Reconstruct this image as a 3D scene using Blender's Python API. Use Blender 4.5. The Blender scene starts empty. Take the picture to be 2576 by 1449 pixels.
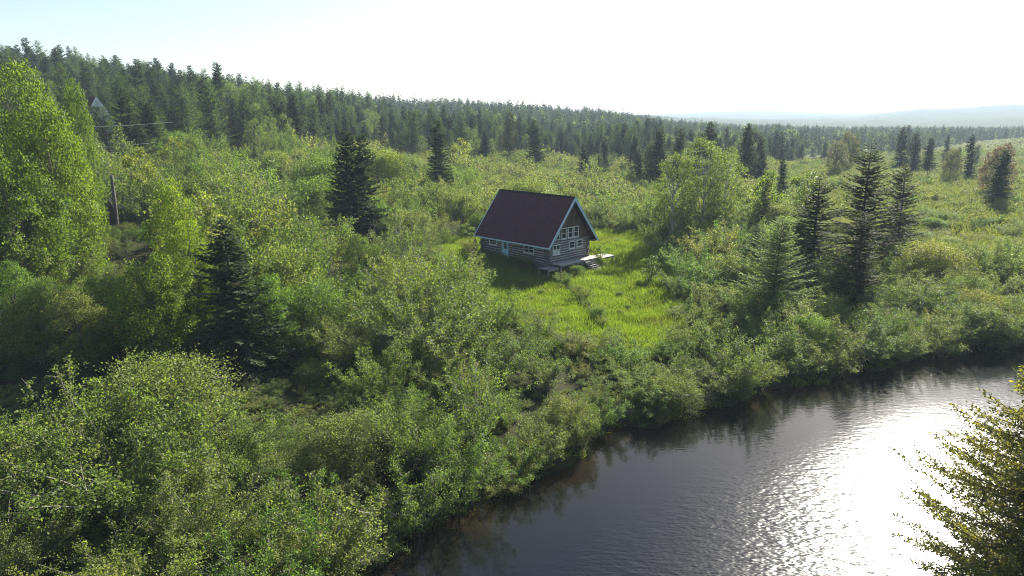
import bpy, bmesh, math, random
import numpy as np
from mathutils import Vector, Matrix
R = math.radians
rng = np.random.default_rng(7)
random.seed(7)
scene = bpy.context.scene
col = scene.collection

# ------------------------------------------------------------------ camera, sky, sun, exposure
F, HY, HC = 683.0, 119.0, 17.0            # focal length and horizon row in pixels of a 1024 wide frame; camera height over the river
PITCH = math.atan((288 - HY) / F)
SP, CP = math.sin(PITCH), math.cos(PITCH)
cam_d = bpy.data.cameras.new('camera'); cam = bpy.data.objects.new('camera', cam_d); col.objects.link(cam)
cam.location = (0, 0, HC); cam.rotation_euler = (math.pi / 2 - PITCH, 0, 0)
cam_d.sensor_width = 36; cam_d.lens = 36 * F / 1024; cam_d.clip_start = 0.5; cam_d.clip_end = 20000
scene.camera = cam

SUN_AZ, SUN_EL = R(32.5), R(30.5)         # azimuth clockwise from +Y
world = bpy.data.worlds.new('World'); scene.world = world; world.use_nodes = True
wn = world.node_tree
sky = wn.nodes.new('ShaderNodeTexSky'); sky.sky_type = 'NISHITA'; sky.sun_disc = False
sky.sun_elevation = SUN_EL; sky.sun_rotation = SUN_AZ
sky.air_density = 1.0; sky.dust_density = 1.0; sky.ozone_density = 1.0
bgn = wn.nodes['Background']; bgn.inputs['Strength'].default_value = 0.062
wn.links.new(sky.outputs[0], bgn.inputs['Color'])
sd = bpy.data.lights.new('sun', 'SUN'); sun = bpy.data.objects.new('sun', sd); col.objects.link(sun)
sd.energy = 5.0; sd.angle = R(0.53); sd.color = (1.0, 0.94, 0.82)
sdir = Vector((math.sin(SUN_AZ) * math.cos(SUN_EL), math.cos(SUN_AZ) * math.cos(SUN_EL), math.sin(SUN_EL)))
sun.rotation_euler = sdir.to_track_quat('Z', 'Y').to_euler(); sun.location = (30, 40, 60)
vs = scene.view_settings
vs.view_transform = 'Standard'; vs.look = 'None'; vs.exposure = 1.55; vs.gamma = 1
HAZE_DENSITY = 2.9e-4
cy = scene.cycles
cy.max_bounces = 6; cy.diffuse_bounces = 2; cy.glossy_bounces = 2; cy.transmission_bounces = 4; cy.transparent_max_bounces = 4
cy.volume_bounces = 0; cy.sample_clamp_indirect = 4.0; cy.caustics_reflective = False; cy.caustics_refractive = False
cy.use_denoising = True; cy.denoiser = 'OPENIMAGEDENOISE'; cy.denoising_input_passes = 'RGB_ALBEDO_NORMAL'; cy.denoising_prefilter = 'NONE'; cy.use_adaptive_sampling = False
cy.blur_glossy = 0.3; cy.filter_width = 1.0

# ------------------------------------------------------------------ small helpers
K = 1024 / 2576.0                          # measurements below were taken on a 2576 wide view of the photo
def ray(dx, dy):
    x = (dx * K - 512) / F; u = (288 - dy * K) / F
    return np.array([x, CP + u * SP, -SP + u * CP])
def ucol(dx): return (dx * K - 512) / F / 1.03

def tag(o, label=None, cat=None, group=None, kind=None):
    if label: o['label'] = label
    if cat: o['category'] = cat
    if group: o['group'] = group
    if kind: o['kind'] = kind
    return o
def link(name, me, parent=None, loc=None):
    o = bpy.data.objects.new(name, me); col.objects.link(o)
    if parent is not None: o.parent = parent
    if loc is not None: o.location = loc
    return o
def empty(name, loc, rz=0.0):
    o = bpy.data.objects.new(name, None); col.objects.link(o)
    o.location = loc; o.rotation_euler = (0, 0, rz); o.empty_display_size = 0.3
    return o
def mesh_quads(name, V, Fq, mats, midx=None, smooth=False):
    V = np.asarray(V, dtype=np.float32).reshape(-1, 3); Fq = np.asarray(Fq, dtype=np.int32).reshape(-1, 4)
    me = bpy.data.meshes.new(name)
    me.vertices.add(len(V)); me.vertices.foreach_set('co', V.ravel())
    me.loops.add(len(Fq) * 4); me.loops.foreach_set('vertex_index', Fq.ravel())
    me.polygons.add(len(Fq)); me.polygons.foreach_set('loop_start', np.arange(0, len(Fq) * 4, 4, dtype=np.int32))
    try: me.polygons.foreach_set('loop_total', np.full(len(Fq), 4, dtype=np.int32))
    except Exception: pass
    for m in (mats if isinstance(mats, (list, tuple)) else [mats]): me.materials.append(m)
    if midx is not None: me.polygons.foreach_set('material_index', np.asarray(midx, dtype=np.int32))
    if smooth: me.polygons.foreach_set('use_smooth', np.ones(len(Fq), dtype=bool))
    me.update(calc_edges=True); me.validate()
    return me
def norm(a): return a / np.maximum(np.linalg.norm(a, axis=-1, keepdims=True), 1e-9)
def tube(pts, rad, k=5):
    pts = np.asarray(pts, float); n = len(pts)
    d = np.gradient(pts, axis=0); d = norm(d)
    ref = np.array([0.31, 0.87, 0.38]) if abs(d[:, 2]).mean() > 0.6 else np.array([0.05, 0.03, 1.0])
    a = norm(np.cross(d, ref)); b = np.cross(d, a)
    ang = np.arange(k) * 2 * np.pi / k
    V = pts[:, None, :] + np.asarray(rad)[:, None, None] * (a[:, None, :] * np.cos(ang)[None, :, None] + b[:, None, :] * np.sin(ang)[None, :, None])
    Fq = []
    for i in range(n - 1):
        for j in range(k):
            j2 = (j + 1) % k; Fq.append((i * k + j, i * k + j2, (i + 1) * k + j2, (i + 1) * k + j))
    return V.reshape(-1, 3), np.array(Fq, int)
class Geo:
    def __init__(s): s.V, s.F, s.n = [], [], 0
    def add(s, VF):
        V, Fq = VF; s.V.append(V); s.F.append(np.asarray(Fq) + s.n); s.n += len(V)
    def arr(s): return (np.concatenate(s.V), np.concatenate(s.F)) if s.V else (np.zeros((0, 3)), np.zeros((0, 4), int))
def quads_dir(P, D, W, L, wid, taper=0.35):
    """leaf-like quads: base at P, along D (unit) with length L, across W (unit) with width wid"""
    L = np.broadcast_to(np.asarray(L, float), (len(P),))[:, None]; wid = np.broadcast_to(np.asarray(wid, float), (len(P),))[:, None]
    a = P; b = P + D * L * 0.45 + W * wid * 0.5; c = P + D * L; d = P + D * L * 0.45 - W * wid * 0.5
    V = np.stack([a, b, c, d], 1).reshape(-1, 3)
    return V, np.arange(len(P) * 4).reshape(-1, 4)
def rand_dirs(n): return norm(rng.normal(size=(n, 3)))
def box_bm(bm, x0, x1, y0, y1, z0, z1):
    vs_ = [bm.verts.new((x, y, z)) for z in (z0, z1) for y in (y0, y1) for x in (x0, x1)]
    for f in ((0, 2, 3, 1), (4, 5, 7, 6), (0, 1, 5, 4), (2, 6, 7, 3), (0, 4, 6, 2), (1, 3, 7, 5)):
        bm.faces.new([vs_[i] for i in f])
def boxes(name, lst, mat, parent=None, bevel=0.0):
    bm = bmesh.new()
    for b in lst: box_bm(bm, *b)
    if bevel: bmesh.ops.bevel(bm, geom=bm.edges[:], offset=bevel, segments=1, affect='EDGES')
    me = bpy.data.meshes.new(name); bm.to_mesh(me); bm.free(); me.materials.append(mat)
    return link(name, me, parent)
def prism(name, poly, axis, a0, a1, mat, parent=None):
    """extrude a polygon (list of 2-D points) along axis 'x' or 'y'"""
    bm = bmesh.new()
    mk = (lambda p, a: (a, p[0], p[1])) if axis == 'x' else (lambda p, a: (p[0], a, p[1]))
    A = [bm.verts.new(mk(p, a0)) for p in poly]; B = [bm.verts.new(mk(p, a1)) for p in poly]
    n = len(poly)
    bm.faces.new(A); bm.faces.new(B[::-1])
    for i in range(n): bm.faces.new([A[i], B[i], B[(i + 1) % n], A[(i + 1) % n]])
    bmesh.ops.recalc_face_normals(bm, faces=bm.faces[:])
    me = bpy.data.meshes.new(name); bm.to_mesh(me); bm.free(); me.materials.append(mat)
    return link(name, me, parent)

# ------------------------------------------------------------------ materials
def newmat(name):
    m = bpy.data.materials.new(name); m.use_nodes = True
    nt = m.node_tree; p = nt.nodes['Principled BSDF']
    return m, nt, p
def N(nt, t, **kw):
    n = nt.nodes.new(t)
    for k, v in kw.items(): setattr(n, k, v)
    return n
def ramp(nt, cols, pos=None):
    r = N(nt, 'ShaderNodeValToRGB'); e = r.color_ramp.elements
    pos = pos or [i / (len(cols) - 1) for i in range(len(cols))]
    while len(e) < len(cols): e.new(0.5)
    for i, c in enumerate(cols): e[i].position = pos[i]; e[i].color = (*c, 1)
    return r
def leafmat(name, cols, tr=0.45, tgain=(1.9, 2.2, 0.7), rough=0.55, spec=0.22, vary=0.5):
    m, nt, p = newmat(name)
    oi = N(nt, 'ShaderNodeObjectInfo'); ge = N(nt, 'ShaderNodeNewGeometry')
    r = ramp(nt, cols); nt.links.new(oi.outputs['Random'], r.inputs['Fac'])
    mr = N(nt, 'ShaderNodeMapRange'); mr.inputs['To Min'].default_value = 1 - vary; mr.inputs['To Max'].default_value = 1 + vary
    nt.links.new(ge.outputs['Random Per Island'], mr.inputs['Value'])
    hs = N(nt, 'ShaderNodeHueSaturation'); nt.links.new(mr.outputs[0], hs.inputs['Value']); nt.links.new(r.outputs[0], hs.inputs['Color'])
    mh = N(nt, 'ShaderNodeMapRange'); mh.inputs['To Min'].default_value = 0.515; mh.inputs['To Max'].default_value = 0.48
    nt.links.new(ge.outputs['Random Per Island'], mh.inputs['Value']); nt.links.new(mh.outputs[0], hs.inputs['Hue'])
    nt.links.new(hs.outputs[0], p.inputs['Base Color'])
    p.inputs['Roughness'].default_value = rough; p.inputs['Specular IOR Level'].default_value = spec
    t = N(nt, 'ShaderNodeBsdfTranslucent')
    mul = N(nt, 'ShaderNodeMix', data_type='RGBA', blend_type='MULTIPLY'); mul.inputs['Factor'].default_value = 1
    nt.links.new(hs.outputs[0], mul.inputs[6]); mul.inputs[7].default_value = (*tgain, 1)
    nt.links.new(mul.outputs[2], t.inputs['Color'])
    mx = N(nt, 'ShaderNodeMixShader'); mx.inputs[0].default_value = tr
    nt.links.new(p.outputs[0], mx.inputs[1]); nt.links.new(t.outputs[0], mx.inputs[2])
    nt.links.new(mx.outputs[0], nt.nodes['Material Output'].inputs['Surface'])
    return m
def solid(name, c, rough=0.7, spec=0.3, var=0.25, scale=6.0, bump=0.0, stretch=(1, 1, 1), coord='Object'):
    m, nt, p = newmat(name)
    tc = N(nt, 'ShaderNodeTexCoord'); mp = N(nt, 'ShaderNodeMapping'); mp.inputs['Scale'].default_value = stretch
    nz = N(nt, 'ShaderNodeTexNoise'); nz.inputs['Scale'].default_value = scale; nz.inputs['Detail'].default_value = 5
    nt.links.new(tc.outputs[coord], mp.inputs[0]); nt.links.new(mp.outputs[0], nz.inputs['Vector'])
    oi = N(nt, 'ShaderNodeObjectInfo')
    ad = N(nt, 'ShaderNodeMath', operation='MULTIPLY_ADD'); ad.inputs[1].default_value = 0.35; nt.links.new(oi.outputs['Random'], ad.inputs[0])
    nt.links.new(nz.outputs[0], ad.inputs[2])
    lo = [x * (1 - var) for x in c]; hi = [min(1, x * (1 + var)) for x in c]
    r = ramp(nt, [lo, c, hi], [0.35, 0.65, 0.95]); nt.links.new(ad.outputs[0], r.inputs['Fac'])
    nt.links.new(r.outputs[0], p.inputs['Base Color'])
    p.inputs['Roughness'].default_value = rough; p.inputs['Specular IOR Level'].default_value = spec
    if bump:
        b = N(nt, 'ShaderNodeBump'); b.inputs['Strength'].default_value = 0.6; b.inputs['Distance'].default_value = bump
        nt.links.new(nz.outputs[0], b.inputs['Height']); nt.links.new(b.outputs[0], p.inputs['Normal'])
    return m
M = {}
M['alder'] = leafmat('alder_leaves', [(.080, .128, .032), (.115, .155, .044), (.090, .154, .034), (.152, .176, .048), (.122, .150, .062), (.172, .168, .047)], tr=.45, tgain=(1.75, 2.0, .65), vary=.5)
M['field'] = leafmat('field_shrub_leaves', [(.122, .152, .052), (.144, .168, .056), (.134, .150, .066), (.158, .166, .060)], tr=.5, tgain=(1.7, 1.8, .7), vary=.3)
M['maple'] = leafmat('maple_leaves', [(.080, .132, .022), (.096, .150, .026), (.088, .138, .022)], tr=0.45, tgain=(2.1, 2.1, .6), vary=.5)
M['sunmaple'] = leafmat('sunlit_maple_leaves', [(.115, .168, .026), (.122, .172, .028)], tr=0.5, tgain=(1.9, 2.0, .5), vary=.45)  # maple colours lightened so these crowns read as sunlit
M['birch'] = leafmat('birch_leaves', [(.090, .135, .034), (.112, .150, .040)], tr=0.48, tgain=(1.8, 1.9, .7), vary=.4)
M['bright'] = leafmat('young_yellow_leaves', [(.150, .165, .030), (.165, .160, .034)], tr=0.5)
M['pink'] = leafmat('pinkish_leaves', [(.150, .115, .062), (.160, .120, .070)], tr=0.4, tgain=(1.5, 1.5, .9))
M['tan'] = leafmat('tan_green_leaves', [(.130, .130, .055), (.118, .132, .052)], tr=0.4, tgain=(1.5, 1.5, .8))
M['spruce'] = leafmat('spruce_needles', [(.036, .060, .028), (.048, .074, .034), (.042, .066, .038), (.054, .076, .032)], tr=0.25, tgain=(1.7, 1.8, .8), rough=.75, spec=0.08, vary=0.4)
M['olive_spruce'] = leafmat('open_spruce_needles', [(.050, .062, .026), (.058, .068, .028)], tr=0.3, tgain=(1.8, 1.8, .7), rough=.75, spec=0.06, vary=0.4)  # browner, more olive needles of the open spruces
M['larch'] = leafmat('larch_needles', [(.070, .112, .042), (.086, .128, .048), (.076, .116, .052)], tr=0.4, tgain=(1.6, 1.8, .8), rough=.75, spec=0.06)
M['pale_larch'] = leafmat('pale_larch_needles', [(.185, .235, .100), (.190, .240, .105)], tr=0.45, tgain=(1.6, 1.8, .8), rough=.75, spec=0.06)
M['fir'] = leafmat('fir_needles', [(.140, .155, .048), (.140, .155, .048)], tr=0.48, tgain=(2.0, 1.8, .6), spec=0.1, vary=0.6)
M['grass'] = leafmat('grass_blades', [(.135, .190, .034), (.158, .210, .038), (.118, .170, .032), (.175, .200, .052)], tr=0.5, tgain=(1.6, 1.8, .5), vary=0.35)
M['sedge'] = leafmat('sedge_blades', [(.130, .150, .045), (.150, .160, .050), (.120, .145, .045)], tr=0.5, tgain=(1.5, 1.6, .6), vary=0.35)
M['bark'] = solid('grey_bark', (.10, .085, .07), rough=.9, scale=8, bump=.02)
M['twig'] = solid('pale_grey_twigs', (.20, .18, .16), rough=.8, scale=8)
M['birchbark'] = solid('pale_birch_bark', (.38, .36, .33), rough=.8, scale=8)
M['log'] = solid('weathered_log', (.118, .104, .098), rough=.85, scale=5, stretch=(.35, 3, 3), bump=.02, var=.45)
M['chink'] = solid('pale_chinking', (.36, .35, .34), rough=.9, scale=9)
M['board'] = solid('brown_gable_board', (.120, .075, .050), rough=.8, scale=4, stretch=(4, 4, .4), var=.45, bump=.008)
M['deck'] = solid('silvery_deck_wood', (.42, .38, .35), rough=.75, scale=5, stretch=(.5, 4, 2), var=.3, bump=.008)
M['deckold'] = solid('grey_deck_wood', (.26, .24, .22), rough=.8, scale=5, stretch=(.5, 4, 2), var=.35, bump=.008)
M['trim'] = solid('pale_blue_trim', (.46, .60, .66), rough=.55, scale=4, var=.10)
M['white'] = solid('off_white_frame', (.66, .68, .66), rough=.5, scale=4, var=.08)
M['door'] = solid('sky_blue_door', (.44, .66, .76), rough=.5, scale=3, var=.08)
M['stone'] = solid('foundation_stone', (.13, .105, .09), rough=.9, scale=3, bump=.05, var=.5)
M['metal'] = solid('dark_metal', (.05, .05, .05), rough=.4, scale=3)
M['pole'] = solid('weathered_pole_wood', (.12, .105, .10), rough=.85, scale=5, stretch=(3, 3, .3), var=.35, bump=.01)
M['wire'] = solid('pale_wire', (.5, .52, .52), rough=.5)
M['redroof'] = solid('dark_house_roof', (.05, .02, .022), rough=.95, spec=.05)

def glassmat():
    m, nt, p = newmat('window_glass')
    p.inputs['Base Color'].default_value = (.012, .016, .016, 1); p.inputs['Roughness'].default_value = .06; p.inputs['Specular IOR Level'].default_value = .6
    tc = N(nt, 'ShaderNodeTexCoord'); nz = N(nt, 'ShaderNodeTexNoise'); nz.inputs['Scale'].default_value = 2.5
    b = N(nt, 'ShaderNodeBump'); b.inputs['Distance'].default_value = .01; b.inputs['Strength'].default_value = .4
    nt.links.new(tc.outputs['Object'], nz.inputs['Vector']); nt.links.new(nz.outputs[0], b.inputs['Height']); nt.links.new(b.outputs[0], p.inputs['Normal'])
    return m
M['glass'] = glassmat()
M['curtain'] = solid('window_curtain', (.5, .5, .48), rough=.9, scale=10, stretch=(6, 6, .5), var=.3)
def roofmat():
    m, nt, p = newmat('maroon_shingles')
    tc = N(nt, 'ShaderNodeTexCoord')
    br = N(nt, 'ShaderNodeTexBrick'); br.inputs['Scale'].default_value = 1.0; br.inputs['Brick Width'].default_value = .32; br.inputs['Row Height'].default_value = .14
    br.inputs['Mortar Size'].default_value = .008; br.inputs['Color1'].default_value = (.105, .030, .038, 1); br.inputs['Color2'].default_value = (.066, .021, .028, 1); br.inputs['Mortar'].default_value = (.02, .01, .012, 1)
    nt.links.new(tc.outputs['UV'], br.inputs['Vector'])
    nz = N(nt, 'ShaderNodeTexNoise'); nz.inputs['Scale'].default_value = 1.1; nz.inputs['Detail'].default_value = 6; nt.links.new(tc.outputs['UV'], nz.inputs['Vector'])
    mx = N(nt, 'ShaderNodeMix', data_type='RGBA', blend_type='MIX'); 
    mr = N(nt, 'ShaderNodeMapRange'); mr.inputs['From Min'].default_value = .45; mr.inputs['From Max'].default_value = .75; mr.inputs['To Max'].default_value = .6
    nt.links.new(nz.outputs[0], mr.inputs['Value']); nt.links.new(mr.outputs[0], mx.inputs['Factor'])
    nt.links.new(br.outputs[0], mx.inputs[6]); mx.inputs[7].default_value = (.078, .026, .034, 1)
    nt.links.new(mx.outputs[2], p.inputs['Base Color']); p.inputs['Roughness'].default_value = .85; p.inputs['Specular IOR Level'].default_value = .25
    b = N(nt, 'ShaderNodeBump'); b.inputs['Distance'].default_value = .012; b.inputs['Strength'].default_value = .7
    nt.links.new(br.outputs['Fac'], b.inputs['Height']); b.invert = True; nt.links.new(b.outputs[0], p.inputs['Normal'])
    return m
M['roof'] = roofmat()

# ------------------------------------------------------------------ terrain heights
left_bank = np.array([(-30, -24), (-22, -10), (-14, 6), (-9, 15), (-5.6, 22.6), (-4.3, 25.0), (-2.8, 26.8), (-.9, 28.0), (2.8, 31.4), (5.3, 34.5), (9.5, 36.9), (14.1, 39.3),
                      (20, 42.6), (25.1, 45.0), (32.4, 47.8), (39.7, 50.6), (60, 56), (95, 68), (130, 95), (150, 140), (152, 190), (138, 240), (118, 270), (112, 284), (122, 300), (150, 330), (190, 400), (260, 480)], float)
_d = np.gradient(left_bank, axis=0); _d = _d / np.linalg.norm(_d, axis=1, keepdims=True)
HW = 9.0
river_c = left_bank + HW * np.stack([_d[:, 1], -_d[:, 0]], 1)
river_c[21:25] = left_bank[21:25] + 4 * np.stack([_d[21:25, 1], -_d[21:25, 0]], 1)
def seg_dist(P, poly):
    best = np.full(len(P), 1e9)
    for i in range(len(poly) - 1):
        a, b = poly[i], poly[i + 1]; ab = b - a
        t = np.clip(((P - a) @ ab) / (ab @ ab), 0, 1)
        best = np.minimum(best, np.linalg.norm(P - a - t[:, None] * ab, axis=1))
    return best
def bank_d(P):
    """distance to the water's edge, positive on land"""
    wob = .45 * np.sin(P[:, 0] * .9 + P[:, 1] * .35) + .3 * np.sin(P[:, 0] * 2.1 - P[:, 1] * 1.3)
    return np.minimum(seg_dist(P, river_c) - np.where(P[:, 1] > 130, 5.0, HW), np.linalg.norm(P - np.array([113., 287.]), axis=1) - 11) + wob
TY = np.array([0, 45, 60, 90, 120, 190, 260, 400, 600, 900, 1500, 2800, 4800, 6500], float)
TU = np.array([ucol(x) for x in (-900, 0, 300, 700, 1100, 1500, 1900, 2140, 2330, 2576, 3400)])
TT = np.array([  # extra height over the valley floor, rows follow TU
    [0, 1, 3, 8, 15, 26, 33, 39, 42, 44, 46, 46, 46, 46],
    [0, .6, 1.6, 4.4, 8.5, 19, 26.5, 33, 36, 38, 40, 40, 40, 40],
    [0, .2, .8, 3.0, 7.0, 15.5, 21.5, 28, 31, 33, 35, 35, 35, 35],
    [0, 0, .1, 1.0, 4.0, 9.4, 13, 19, 24.5, 27.5, 29, 30, 30, 30],
    [0, 0, 0, .2, 1.0, 3.6, 6, 11, 17, 20, 22, 24, 26, 26],
    [0, 0, 0, 0, 0, .6, 1.6, 5.2, 10.2, 13, 15, 18, 24, 24],
    [0, 0, 0, 0, 0, 0, 0, .4, 1.0, 2.0, 3, 8, 62, 62],
    [0, 0, 0, 0, 0, 0, 0, -.4, -.6, -.8, 1, 16, 44, 46],
    [0, 0, 0, 0, 0, 0, 0, -.4, -.8, -1, 3, 46, 46, 46],
    [0, 0, 0, 0, 0, 0, 0, -.4, -.8, -1, 10, 64, 64, 56],
    [0, 0, 0, 0, 0, 0, 0, -.4, -.8, 0, 16, 70, 70, 56]], float)
def sm(t): return t * t * (3 - 2 * t)
def terr(P):
    P = np.asarray(P, float).reshape(-1, 2)
    d = bank_d(P)
    zb = np.interp(d, [-6, -2, -.2, .6, 2.5, 7, 25, 32, 38, 46], [-1.6, -.9, -.12, .22, .6, .85, 1.0, 1.2, 2.0, 2.1])
    y = np.maximum(P[:, 1], 1.0); u = np.clip(P[:, 0] / y, TU[0], TU[-1]); yy = np.clip(P[:, 1], 0, TY[-1])
    j = np.clip(np.searchsorted(TY, yy) - 1, 0, len(TY) - 2); i = np.clip(np.searchsorted(TU, u) - 1, 0, len(TU) - 2)
    fy = (yy - TY[j]) / (TY[j + 1] - TY[j]); fu = sm((u - TU[i]) / (TU[i + 1] - TU[i]))
    T = (TT[i, j] * (1 - fu) + TT[i + 1, j] * fu) * (1 - fy) + (TT[i, j + 1] * (1 - fu) + TT[i + 1, j + 1] * fu) * fy
    r = np.hypot(P[:, 0], P[:, 1])
    und = .14 * np.sin(P[:, 0] * .31 + 1.3) * np.sin(P[:, 1] * .27) * np.clip(d / 4, 0, 1)
    return zb + T * np.clip(d / 10, 0, 1) + und
def tz(x, y): return float(terr([(x, y)])[0])

# ground sheet: polar grid, fine in front of the camera
ang = np.radians(np.concatenate([np.arange(-180, -55, 5), np.arange(-55, 55, .45), np.arange(55, 180, 5)]))
rad = np.concatenate([[2.0], np.geomspace(5, 6200, 190)])
A, Rr = np.meshgrid(ang, rad)
gx, gy = (Rr * np.sin(A)).ravel(), (Rr * np.cos(A)).ravel()
gp = np.stack([gx, gy], 1); gz = terr(gp)
rr = np.hypot(gx, gy)
gz = gz + np.clip((rr - 900) / 600, 0, 1) * (7 + 3.0 * np.sin(gx * .031 + 2 * np.sin(gy * .013)) * np.sin(gy * .027 + gx * .004) + rng.normal(0, 1.4, len(gx)))
na, nr = len(ang), len(rad)
idx = np.arange(na * nr).reshape(nr, na)
q = np.stack([idx[:-1, :], np.roll(idx, -1, 1)[:-1, :], np.roll(idx, -1, 1)[1:, :], idx[1:, :]], -1).reshape(-1, 4)[:, ::-1]
cen = len(gx)
V = np.concatenate([np.stack([gx, gy, gz], 1), [[0, 0, -1.5]]])
cap = [(cen, idx[0, i], idx[0, (i + 1) % na], idx[0, (i + 1) % na]) for i in range(0)]
def groundmat():
    m, nt, p = newmat('forest_floor')
    at = N(nt, 'ShaderNodeAttribute', attribute_name='far'); ag = N(nt, 'ShaderNodeAttribute', attribute_name='grassy')
    ge = N(nt, 'ShaderNodeNewGeometry')
    n1 = N(nt, 'ShaderNodeTexNoise'); n1.inputs['Scale'].default_value = .8; n1.inputs['Detail'].default_value = 8; nt.links.new(ge.outputs['Position'], n1.inputs['Vector'])
    near = ramp(nt, [(.022, .024, .010), (.035, .038, .014), (.055, .050, .024)], [.3, .5, .75]); nt.links.new(n1.outputs[0], near.inputs['Fac'])
    gr = ramp(nt, [(.050, .075, .014), (.085, .115, .022), (.11, .115, .035)], [.3, .5, .75]); nt.links.new(n1.outputs[0], gr.inputs['Fac'])
    n2 = N(nt, 'ShaderNodeTexNoise'); n2.inputs['Scale'].default_value = .022; n2.inputs['Detail'].default_value = 10; n2.inputs['Roughness'].default_value = .75; nt.links.new(ge.outputs['Position'], n2.inputs['Vector'])
    fr = ramp(nt, [(.020, .034, .018), (.035, .055, .022), (.060, .080, .030)], [.35, .5, .65]); nt.links.new(n2.outputs[0], fr.inputs['Fac'])
    m1 = N(nt, 'ShaderNodeMix', data_type='RGBA'); nt.links.new(ag.outputs['Fac'], m1.inputs['Factor']); nt.links.new(near.outputs[0], m1.inputs[6]); nt.links.new(gr.outputs[0], m1.inputs[7])
    m2 = N(nt, 'ShaderNodeMix', data_type='RGBA'); nt.links.new(at.outputs['Fac'], m2.inputs['Factor']); nt.links.new(m1.outputs[2], m2.inputs[6]); nt.links.new(fr.outputs[0], m2.inputs[7])
    nt.links.new(m2.outputs[2], p.inputs['Base Color']); p.inputs['Roughness'].default_value = 1; p.inputs['Specular IOR Level'].default_value = .1
    b = N(nt, 'ShaderNodeBump'); b.inputs['Distance'].default_value = .12; nt.links.new(n1.outputs[0], b.inputs['Height']); nt.links.new(b.outputs[0], p.inputs['Normal'])
    return m
clearing = np.array([(-9, 84), (-7, 74), (-4.4, 65), (-.2, 56), (2.4, 52), (5, 47.3), (9, 46.2), (12.4, 48.5), (12.8, 53), (12.5, 61), (17.5, 76), (15.5, 88), (10, 92), (1, 91)], float)
def fuzz(P): return P + np.stack([.6 * np.sin(P[:, 1] * .8 + 1.2 * np.sin(P[:, 0] * .6)),   .6 * np.sin(P[:, 0] * .9 + 2 + np.sin(P[:, 1] * .5))], 1)
def in_poly(P, poly):
    x, y = P[:, 0], P[:, 1]; ins = np.zeros(len(P), bool)
    for i in range(len(poly)):
        x0, y0 = poly[i]; x1, y1 = poly[(i + 1) % len(poly)]
        c = ((y0 > y) != (y1 > y)) & (x < (x1 - x0) * (y - y0) / (y1 - y0 + 1e-12) + x0); ins ^= c
    return ins
def poly_dist(P, poly): return seg_dist(P, np.vstack([poly, poly[:1]]))
me = mesh_quads('ground', V, q, groundmat(), smooth=True)
a = me.attributes.new('far', 'FLOAT', 'POINT'); a.data.foreach_set('value', np.append(np.clip((rr - 650) / 300, 0, 1), 0).astype(np.float32))
grassy = np.where(in_poly(gp, clearing), 1.0, np.clip(1 - poly_dist(gp, clearing) / 3, 0, 1))
uu = gx / np.maximum(gy, 1)
grassy = np.maximum(grassy, np.clip((uu - .30) / .1, 0, 1) * np.clip((gy - 75) / 10, 0, 1) * .8)
grassy = np.maximum(grassy, np.clip((gy - 90) / 20, 0, 1) * .5)
a = me.attributes.new('grassy', 'FLOAT', 'POINT'); a.data.foreach_set('value', np.append(grassy, 0).astype(np.float32))
tag(link('ground', me), 'uneven ground under the shrubs rising to a wooded hill', kind='structure')

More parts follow.
